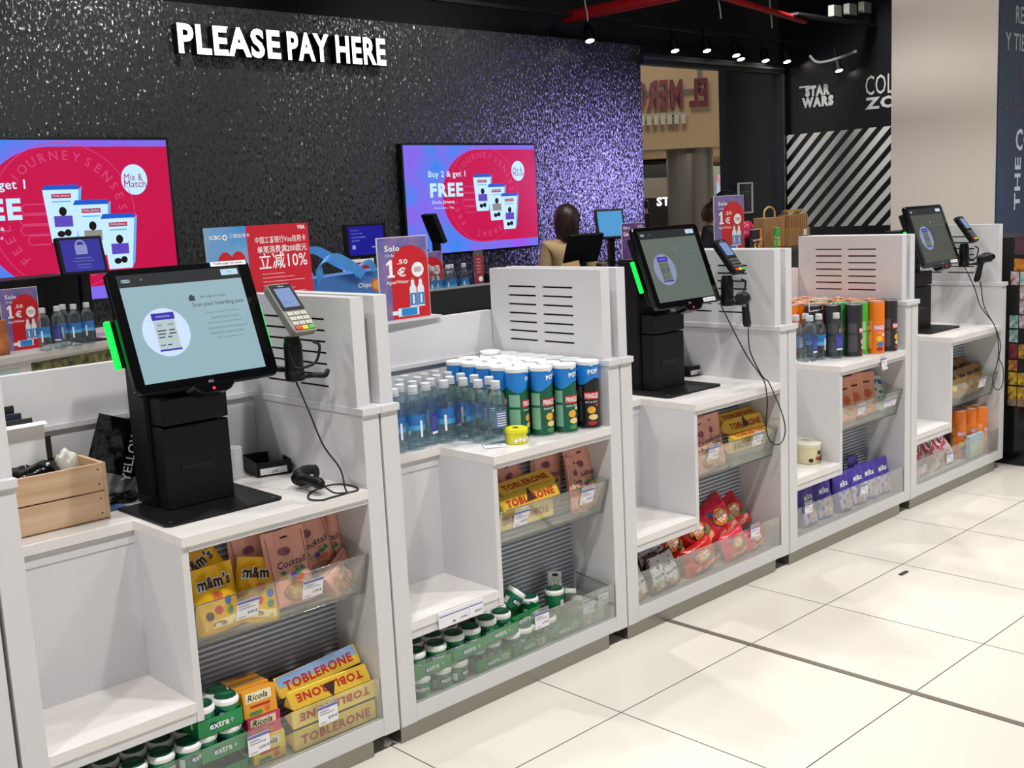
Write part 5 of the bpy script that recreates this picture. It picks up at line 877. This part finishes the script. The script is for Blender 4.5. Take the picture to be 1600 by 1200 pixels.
rc = thing('price_board', 'white framed red price card behind the blue bag', 'price board', (3.86, 2.75, 1.04)); b = B(); b.box(-.11, .11, 0, .004, 0, .28, PRINTW); b.obj('frame', rc); b = B(); b.rect(-.095, .095, .15, .262, TRED, frame((0, -.0006, 0))); b.rect(-.07, .06, .205, .212, PRINTW, frame((0, -.001, 0))); b.obj('red_print', rc)
rs = thing('offer_stand', 'narrow clear stand with a dark red card beside the desk bottles', 'card stand', (4.70, 2.645, 1.04)); b = B(); b.box(-.04, .04, 0, .003, 0, .285, ACR); b.obj('clear_holder', rs); b = B(); b.rect(-.034, .034, .0, .25, mat('dark_red_card', '#8e2a38', .4), frame((0, -.0008, 0))); b.oval(.01, .10, .018, .016, PRINTW, frame((0, -.0012, 0)), None, 12, 1); [b.rect(-.02, .015, .14+.02*j, .146+.02*j, mat('pink_line', '#c98790', .5), frame((0, -.0012, 0))) for j in range(5)]; b.obj('card', rs)
bb_ = tag(B().box(-.05, .05, -.04, .04, 0, .13, BLACK).obj('card_reader_box', bevel=.006), 'small black box at the end of the charcoal desk bottles', 'box'); bb_.location = (4.83, 2.70, 1.04)
gi = thing('spin_poster', 'purple poster with white heading beside the middle kiosk', 'poster', (6.2, 2.655, 1.112)); b = B(); b.box(-.12, .12, 0, .004, 0, .305, mat('poster_acrylic', '#cfd2d6')); b.box(-.12, .12, .004, .05, 0, .003, ACR); b.obj('poster_panel', gi); b = B(); M = frame((0, -.0006, 0)); b.rect(-.115, .12, 0, .302, mat('poster_purple', '#4a3878', .4, var=(9, '#7a4a7d')), M); M = frame((0, -.0011, 0)); b.text('Gira y', -.10, .255, PRINTW, M, h=.03, w=.075, al='l', bold=.03); b.text('Gana', -.10, .215, PRINTW, M, h=.03, w=.075, al='l', bold=.03); b.text('DTC', .06, .265, PRINTW, M, h=.02, al='l'); [b.rect(-.10, .06+.02*(j % 2), .19-.018*j, .194-.018*j, LILAC, M) for j in range(4)]; b.obj('poster_print', gi)
# blue paper bag with ribbon handles
BBG = mat('blue_bag_paper', '#3f74b8', .45); BRB = mat('blue_ribbon', '#4b96e0', .35)
bg = thing('gift_bag', 'blue paper bag with bright blue ribbon handles behind the partition', 'bag', (2.64, 1.22, 1.0), (0, 0, radians(-4))); b = B(); b.prism([(-.17, 0), (.15, 0), (.15, .36), (-.17, .345)], .12, BBG, frame((0, 0, 0))); b.obj('bag_body', bg)
b = B(); b.strip([(-.15, -.122, .335), (-.165, -.15, .40), (-.11, -.165, .425), (-.03, -.16, .385), (.03, -.15, .345)], (.03, 0, .03), BRB); b.strip([(-.16, -.06, .335), (-.17, -.03, .44), (-.10, -.02, .45), (-.02, -.03, .40), (.05, -.05, .36)], (.035, 0, .025), BRB); b.strip([(.02, -.12, .34), (.0, -.15, .375), (.05, -.16, .395), (.09, -.14, .36)], (.02, .0, .02), BRB); b.obj('ribbon_handle', bg)
b = B(); b.text('Chips', .05, .30, PRINTW, frame((0, -.1208, 0)), h=.025, bold=.02, shear=.3); b.oval(.11, .30, .03, .028, ORNGP, frame((0, -.1208, 0)), None, 16, 1); b.oval(.11, .30, .022, .018, CHIP, frame((0, -.1212, 0)), None, 14, 1); b.obj('bag_print', bg)
# kraft bags, cans and crumpled things on the black desk
KRF = mat('kraft_bag', '#a27a4c', .65, var=(8, '#93693e', (6, 1, .3)))
def kbag(label, x, y, z, w, h, d, rz=0):
    r = thing('kraft_bag', label, 'paper bag', (x, y, z), (0, 0, rz), 'kraft paper bags'); b = B(); b.box(-w/2, w/2, -d/2, d/2, 0, h, KRF); b.obj('bag_body', r, .003); b = B(); b.tube([(-w*.25, 0, h), (-w*.22, 0, h+.05), (0, 0, h+.075), (w*.22, 0, h+.05), (w*.25, 0, h)], .007, mat('kraft_handle', '#c09a50', .5)); b.obj('handle', r); return r
K0 = kbag('wide kraft bag standing beside the green can on the black desk', 6.97, 2.02, 1.19, .27, .215, .09)
bx = thing('cardboard_box', 'kraft cardboard box holding upright folded paper bags', 'box', (7.24, 2.0, 1.19)); b = B(); b.box(-.13, .14, -.06, .06, 0, .125, KRF); b.obj('carton', bx, .002); b = B(); b.rect(.05, .095, .07, .115, CARD, frame((0, -.0608, 0))); b.obj('white_label', bx)
for j in range(9): dup(K0, 'folded kraft bag upright in the cardboard box, %s in the file' % (ORD+['last'])[j], (7.135+.029*j, 2.0, 1.315), (0, radians(-3+j), radians(80)), 'folded kraft bags', (.42, .14, .46))
put_can('bright green crisp can standing before the kraft bag on the black desk', 6.88, 1.90, 1.19, radians(-20), 'lime', 'crisp cans on the black desk', .62)
for j, x in enumerate((6.585, 6.66)): put_can('dark crisp can on the black desk beside the tall poster, %s one' % ORD[j], x, 1.90+.02*j, 1.19, radians(-20), 'dark', 'crisp cans on the black desk', .62)
put_can('orange crisp can on the black desk between dark cans and kraft bag', 6.745, 1.96, 1.19, 0, 'orange', 'crisp cans on the black desk', .62)
crumple('gift_wrap', 'crumpled pink and red wrap behind the dark cans', 'wrap', (6.90, 2.17, 1.19+.12), .10, .06, .07, mat('pink_red_wrap', '#a3152f', .4, var=(18, '#e0527a')), 3)
sp_ = tag(B().box(-.1, .1, -.06, .06, 0, .06, DESKK).obj('wrap_box', bevel=.003), 'black box under the crumpled red wrap', 'box'); sp_.location = (6.90, 2.17, 1.19)
# ---------------------------------------------------------------- card rack beside the last counter
rk = thing('card_rack', 'black card rack hung with colourful cards at the row end', 'rack', (6.27, 0, 0)); b = B(); b.box(0, .5, -.11, .5, .0, .34, BLACKG); b.obj('plinth', rk, .004); b = B(); b.box(.03, .08, -.105, -.10, .06, .30, DARK); b.obj('plinth_groove', rk); b = B(); b.box(0, .5, -.15, .5, .34, 1.28, mat('rack_black', '#0c0d11', .5)); b.obj('rack_body', rk, .002)
random.seed(21)
rows = [(1.235, .10, [('#5a2f3a', '#2a2740')]), (1.13, .065, [('#d18a1c', '#7a1a1a')]), (1.055, .075, [('#cfc7c8', '#7d3038'), ('#5fa39a', '#d9d2c8')]), (.975, .075, [None, ('#cfc7c8', '#7d3038')]), (.895, .075, [None, ('#cfc7c8', '#7d3038')]), (.815, .07, [('#3d8a86', '#cfd8d2'), ('#cfc7c8', '#7d3038')]), (.735, .07, [('#3d8a86', '#cfd8d2'), None]), (.65, .08, [('#8a2f3a', '#3a2440'), ('#c99a2a', '#2a1a30')]), (.57, .06, [('#8a2f3a', '#c99a2a'), None]), (.495, .07, [('#d0b02a', '#541a20'), ('#d0b02a', '#541a20')]), (.415, .07, [('#d0b02a', '#541a20'), ('#d0b02a', '#541a20')]), (.36, .04, [('#9a7a70', '#5a4038'), ('#9a7a70', '#5a4038')])]
for j, (z, h, cs) in enumerate(rows):
    for q, c in enumerate(cs):
        if not c: continue
        yc = -.015-.052*q if len(cs) > 1 else -.045; w = .046 if len(cs) > 1 else .07
        cdm = mat('card_%s_%s' % c, c[0], .4, var=(40, c[1])); b = B(); b.box(-.0035, -.0005, yc-w/2, yc+w/2, -h/2, h/2, cdm)
        o = tag(b.obj('gift_card'), 'small %s card on the black rack, row %d from the top, %s column' % (['patterned dark red', 'orange', 'white portrait', 'white', 'white', 'teal', 'teal', 'red', 'red and gold', 'yellow', 'yellow and red', 'brown'][j], j+1, ('outer' if q else 'inner')), 'card', 'cards on the black rack'); o.location = (6.27, 0, z)
# ---------------------------------------------------------------- ceiling fittings
RP = mat('red_pipe', '#a8161c', .4)
tag(B().cyl((7.09, 4.05, 3.10), (7.09, -2, 3.10), .05, RP, 18).obj('sprinkler_pipe'), 'thick red sprinkler pipe under the dark ceiling', 'pipe', 'red ceiling pipes'); tag(B().cyl((7.6, 2.86, 3.12), (9.2, 3.09, 3.08), .026, RP, 14).obj('sprinkler_pipe'), 'thin red sprinkler pipe above the mall opening', 'pipe', 'red ceiling pipes')
tag(B().box(-.02, .02, 0, 6.3, 0, .03, mat('track_black', '#15171b', .4)).obj('light_track'), 'black ceiling light track above the mall opening', 'light track').matrix_world = Matrix.Translation((5.3, 3.9, 3.08)) @ Matrix.Rotation(radians(-90+1.5), 4, 'Z')
SPE = emis('spot_glow', '#fff6e6', 14)
def spot(label, x, y, z):
    s_ = thing('track_spotlight', label, 'spotlight', (x, y, z), (radians(-18), radians(8), 0), 'track spotlights'); b = B(); b.lathe([(.03, .13), (.042, .11), (.045, .002), (.043, 0)], BLACK, 20, None, True); b.obj('housing', s_); b = B(); b.lathe([(.0, -.0006), (.036, -.0006)], SPE, 20, None, False); b.obj('lamp_face', s_); b = B(); b.cyl((0, 0, .12), (0, 0, .24), .008, BLACK, 8); b.obj('stem', s_); return s_
SP0 = None
for j, (x, y, z) in enumerate([(7.21, 3.9, 2.896), (8.48, 4.0, 2.898), (8.83, 3.9, 2.905), (9.34, 3.93, 2.893), (9.52, 4.0, 2.876), (9.87, 3.95, 2.873), (10.1, 3.85, 2.862), (10.15, 3.30, 2.714)]):
    lb = ['small track spotlight alone above the black wall', 'small track spotlight at the start of the row above the mall opening', 'small track spotlight second above the mall opening', 'small track spotlight third above the mall opening', 'dim track spotlight fourth above the mall opening', 'small track spotlight fifth above the mall opening', 'small track spotlight above the grey door post', 'small spotlight before the striped wall lettering'][j]
    if not SP0: SP0 = spot(lb, x, y, z)
    else: dup(SP0, lb, (x, y, z), (radians(-18), radians(8), 0))
for j, (x, z, t) in enumerate([(9.56, 3.18, 'small grey ceiling box at the start of the row'), (9.83, 3.215, 'pale ceiling box in the middle of the row'), (10.1, 3.255, 'pale ceiling box beside the column')]): tag(B().box(-.07, .07, -.03, .03, -.05, .05, mat('junction_box', '#8d9088', .6)).obj('junction_box', bevel=.004), t, 'junction box', 'ceiling boxes').location = (x, 3.0, z)
tag(B().box(-.7, .7, -.05, .05, -.01, .01, mat('cable_tray', '#2c302e', .6)).obj('cable_tray'), 'dark cable tray under the ceiling boxes', 'cable tray').location = (9.6, 3.02, 3.11)
tag(B().tube([(9.95, 3.5, 2.87), (9.95, 3.42, 2.80), (9.95, 3.25, 2.80), (9.95, 3.0, 2.85)], .014, mat('white_cable', '#8f9294', .5)).obj('ceiling_cable'), 'pale cable drooping before the striped wall', 'cable')
for j, (x, y, z) in enumerate([(7.62, 2.9, 3.02), (8.5, 3.0, 3.02), (6.6, 3.4, 3.0)]): tag(B().tube([(x, y, z+.2), (x+.01, y, z+.08), (x+.03, y, z), (x+.035, y, z-.06)], .006, mat('white_cable', '#8f9294')).obj('ceiling_wire'), ['loose pale wire hanging under the thick red pipe', 'loose pale wire hanging by the thin red pipe', 'loose pale wire hanging above the black wall'][j], 'wire', 'loose ceiling wires')
# ---------------------------------------------------------------- hall beyond the opening
hs = thing('hall_sign', 'dark red hanging sign seen from behind in the mall', 'sign', mp3(20.2, 2.62, 3.1)); u = -MR; b = B(); M = frame((0, 0, 0), u, (0, 0, 1)); b.text('EL MERCADO', -.95, 0, mat('sign_dark_red', '#6a1730', .5), M, h=.5, w=2.0, al='l', bold=.05, ext=.1); b.obj('sign_lettering', hs)
b = B(); M2 = frame((0, 0, 0), u, (0, 0, 1)); b.box(-.95, 3.2, .26, .33, .11, .16, mat('sign_bar_grey', '#6f6b66', .5), M2); b.box(-.86, -.80, .26, 1.02, .11, .16, mat('sign_bar_grey', '#6f6b66'), M2); b.box(-.36, -.32, -.3, .3, .11, .14, mat('sign_bar_grey', '#6f6b66'), M2); b.obj('sign_frame', hs)
gl = tag(B().obj('hanging_garland'), 'row of small white hanging tags below the red mall sign', 'garland') if False else None
b = B(); [b.box(-.55+.12*j, -.47+.12*j, 0, .2, 0, .02, mat('tag_white', '#b9b2a8', .6), frame((0, 0, 0), u, (0, 0, 1))) for j in range(24)]; b.box(-.56, 2.3, .17, .19, 0, .01, mat('tag_white', '#b9b2a8', .6), frame((0, 0, 0), u, (0, 0, 1))); gl = tag(b.obj('hanging_garland'), 'row of small white hanging tags below the red mall sign', 'garland'); gl.location = mp3(20.2, 2.62, 2.83)
hk = thing('hall_shop', 'dark shop front with a lit sign beside the grey mall column', 'shop front', mp3(26, 2.75)); M = frame((0, 0, 0), MR, (0, 0, 1)); b = B(); b.box(-1.2, 1.35, 0, 2.38, -2, 0, BLK, M); b.obj('shop_body', hk); b = B(); b.box(-1.2, 1.35, 1.55, 2.0, .0, .05, mat('shop_fascia', '#6f6a62', .6), M); b.obj('fascia', hk); b = B(); b.text('STARS', .62, 1.36, LT, M @ Matrix.Translation((0, 0, .02)), h=.2, al='l', bold=.04); b.obj('lit_lettering', hk)
hp = thing('hall_screen', 'bright pale blue display beyond the mall column', 'display', mp3(26, 4.95)); b = B(); b.box(-.3, .9, 0, 2.2, -.3, 0, mat('hall_panel', '#8f948f', .6), M); b.obj('panel', hp); b = B(); b.rect(-.2, .75, 1.2, 2.0, mat('hall_screen_face', '#8fd0e8', .5, emit=1.0, var=(6, '#d06a7a')), M @ Matrix.Translation((0, 0, .01))); b.obj('screen', hp)
pf = thing('picture_frame', 'white framed dark notice on the navy wall', 'picture frame', (10.06, 4.355, 1.37)); b = B(); [b.box(*q, PRINTW) for q in ((-.13, .13, -.02, 0, 0, .014), (-.13, .13, -.02, 0, .306, .32), (-.13, -.116, -.02, 0, .014, .306), (.116, .13, -.02, 0, .014, .306))]; b.obj('frame', pf); b = B(); b.box(-.116, .116, -.006, 0, .014, .306, BLK); b.rect(-.08, .08, .22, .226, GREYP, frame((0, -.0066, 0))); b.obj('notice', pf)
# ---------------------------------------------------------------- people
SKIN = mat('skin', '#c99a7c', .55)
def skinned(name, parent, nodes, edges, m, root=0):
    me = bpy.data.meshes.new(name); me.from_pydata([n[0] for n in nodes], edges, []); me.materials.append(m); o = bpy.data.objects.new(name, me); COL.objects.link(o); o.parent = parent
    md = o.modifiers.new('skin', 'SKIN'); md.use_smooth_shade = True
    for j, n in enumerate(nodes): me.skin_vertices[0].data[j].radius = n[1] if isinstance(n[1], tuple) else (n[1], n[1]); me.skin_vertices[0].data[j].use_root = j == root
    sb = o.modifiers.new('sub', 'SUBSURF'); sb.levels = sb.render_levels = 2; return o
def person(label, x, y, rz, h, top, legs, hair, style='bob', arms='down'):
    r = thing('person', label, 'person', (x, y, 0), (0, 0, rz)); s = h/1.70; r.scale = (s, s, s)
    N = [((0, 0, .95), (.135, .10)), ((0, .0, 1.10), (.12, .09)), ((0, 0, 1.26), (.145, .10)), ((0, .01, 1.38), (.10, .075)), ((0, .01, 1.45), .052), ((0, 0, 1.53), .068), ((0, -.005, 1.60), .088), ((0, 0, 1.67), .062)]; E_ = [(j, j+1) for j in range(7)]
    N.append(((0, -.098, 1.575), .014)); E_.append((6, 8))
    top_i = [0, 1, 2, 3]; leg_i = [0]
    for sd in (-1, 1):
        k = len(N)
        arm = [((sd*.16, .01, 1.37), .058), ((sd*.215, .01, 1.13), .045), ((sd*.20, -.12, .95), .036), ((sd*.185, -.20, .90), .028)] if arms == 'down' else [((sd*.16, .01, 1.37), .058), ((sd*.22, -.06, 1.14), .045), ((sd*.15, -.28, 1.12), .036), ((sd*.13, -.34, 1.12), .028)]
        N += arm; E_ += [(3, k), (k, k+1), (k+1, k+2), (k+2, k+3)]; top_i += [k, k+1, k+2]; q = k+3; hp_ = Vector(N[q][0]); d = (hp_-Vector(N[q-1][0])).normalized()
        N.append((tuple(hp_+d*.06), (.034, .016))); E_.append((q, q+1)); pm = hp_+d*.06
        for f in range(4): N += [(tuple(pm+Vector((sd*(.026-.017*f), 0, 0))+d*.04), .009), (tuple(pm+Vector((sd*(.028-.018*f), 0, -.012))+d*(.085-.008*abs(f-1))), .008)]; n_ = len(N); E_ += [(q+1, n_-2), (n_-2, n_-1)]
        N += [(tuple(hp_+Vector((-sd*.035, 0, -.005))+d*.03), .010), (tuple(hp_+Vector((-sd*.05, 0, -.012))+d*.06), .009)]; n_ = len(N); E_ += [(q, n_-2), (n_-2, n_-1)]
        k = len(N); N += [((sd*.085, 0, .86), .085), ((sd*.095, -.01, .50), .056), ((sd*.10, .01, .09), .038), ((sd*.105, -.12, .035), .033)]; E_ += [(0, k), (k, k+1), (k+1, k+2), (k+2, k+3)]; leg_i += [k, k+1, k+2]
    skinned('body', r, N, E_, SKIN)
    def sub(idx, add, nm, m):
        mp_ = {v: j for j, v in enumerate(idx)}; g = lambda q: tuple(a+add for a in q) if isinstance(q, tuple) else q+add
        skinned(nm, r, [(N[v][0], g(N[v][1])) for v in idx], [(mp_[a], mp_[c]) for a, c in E_ if a in mp_ and c in mp_], m)
    sub(leg_i, .012, 'trousers', legs); sub(top_i, .020, 'jacket' if style == 'bob' else 'top', top)
    b = B(); n, k = 28, 18; vs = []; fs = []
    for q in range(k+1):
        ph = pi*(q/k)*(.86 if style == 'bob' else .70)
        for j in range(n):
            a = 2*pi*j/n; fr_ = -sin(a); low = max(0, -cos(ph)); R_ = .118+.012*noise.noise(Vector((cos(a)*6, sin(a)*6, ph*2)))+(.012*low if style == 'bob' else 0)
            zz = 1.60+.122*cos(ph)-(.12*low*low if style == 'bob' else 0); rr = R_*sin(ph)**(.7 if ph > pi/2 else 1)
            vs.append((rr*cos(a)*.92, rr*sin(a)+.012, zz))
    for q in range(k):
        for j in range(n):
            a = 2*pi*(j+.5)/n
            if sin(a) < -.55 and q/k > .42: continue
            fs.append((q*n+j, q*n+(j+1) % n, (q+1)*n+(j+1) % n, (q+1)*n+j))
    b.add(vs, fs, hair, None, True)
    if style == 'bun': b.lathe([(.0, -.05), (.04, -.035), (.052, 0), (.04, .035), (0, .05)], hair, 16, Matrix.Translation((0, .05, 1.72)))
    b.obj('hair', r)
    b = B(); [b.lathe([(0, -.005), (.010, 0), (.0, .005)], PRINTW, 12, frame((e*.033, -.088, 1.60))) for e in (-1, 1)]; b.obj('eyes', r)
    b = B(); b.oval(0, 0, .022, .006, mat('lip', '#a5605a', .5), frame((0, -.079, 1.535)), None, 14, 1); b.obj('mouth', r)
    return r
HBR = mat('dark_brown_hair', '#22160f', .45, var=(9, '#3d2719', (8, 8, .6))); HMB = mat('brown_hair', '#3a2416', .45, var=(9, '#5c3a22', (8, 8, .6)))
person('woman in a beige jacket with a dark brown bob, seen from behind', 6.33, 3.42, radians(140), 1.555, mat('beige_cloth', '#c8a97c', .7, bump=(12, .3)), mat('dark_trousers', '#1d1c20', .7), HBR)
person('woman in a yellow top with brown hair in a bun, beside the tall poster', 8.52, 3.66, radians(165), 1.50, mat('yellow_cloth', '#e6cf6a', .7), mat('dark_trousers', '#1d1c20'), HMB, 'bun')
person('person with dark hair mostly hidden behind the tall red poster', 7.74, 2.95, radians(150), 1.60, mat('black_cloth', '#16161a', .7), mat('dark_trousers', '#1d1c20'), mat('black_hair', '#120e0d', .45), 'short')
q = mp3(22, 2.62); person('person in black standing by the grey mall column', q[0], q[1], radians(60), 1.52, mat('black_cloth', '#16161a'), mat('dark_trousers', '#1d1c20'), HBR, 'short')
q = mp3(22, 2.1); person('person in a grey beige coat beyond the mall opening', q[0], q[1], radians(120), 1.42, mat('greybeige_cloth', '#8d7f6a', .7), mat('dark_trousers', '#1d1c20'), HBR, 'short')
# small litter on the floor
tag(B().box(-.03, .03, -.008, .008, 0, .003, mat('litter_dark', '#3c3a36', .7)).obj('floor_scrap'), 'tiny dark scrap lying on the tiles before the counters', 'scrap').location = (4.22, -.42, .001)
cr_ = crumple('paper_scrap', 'small crumpled grey paper under the end of the crate counter', 'scrap', (1.865, .03, .009), .014, .012, .010, mat('scrap_grey', '#b9b7b2', .6), 4)
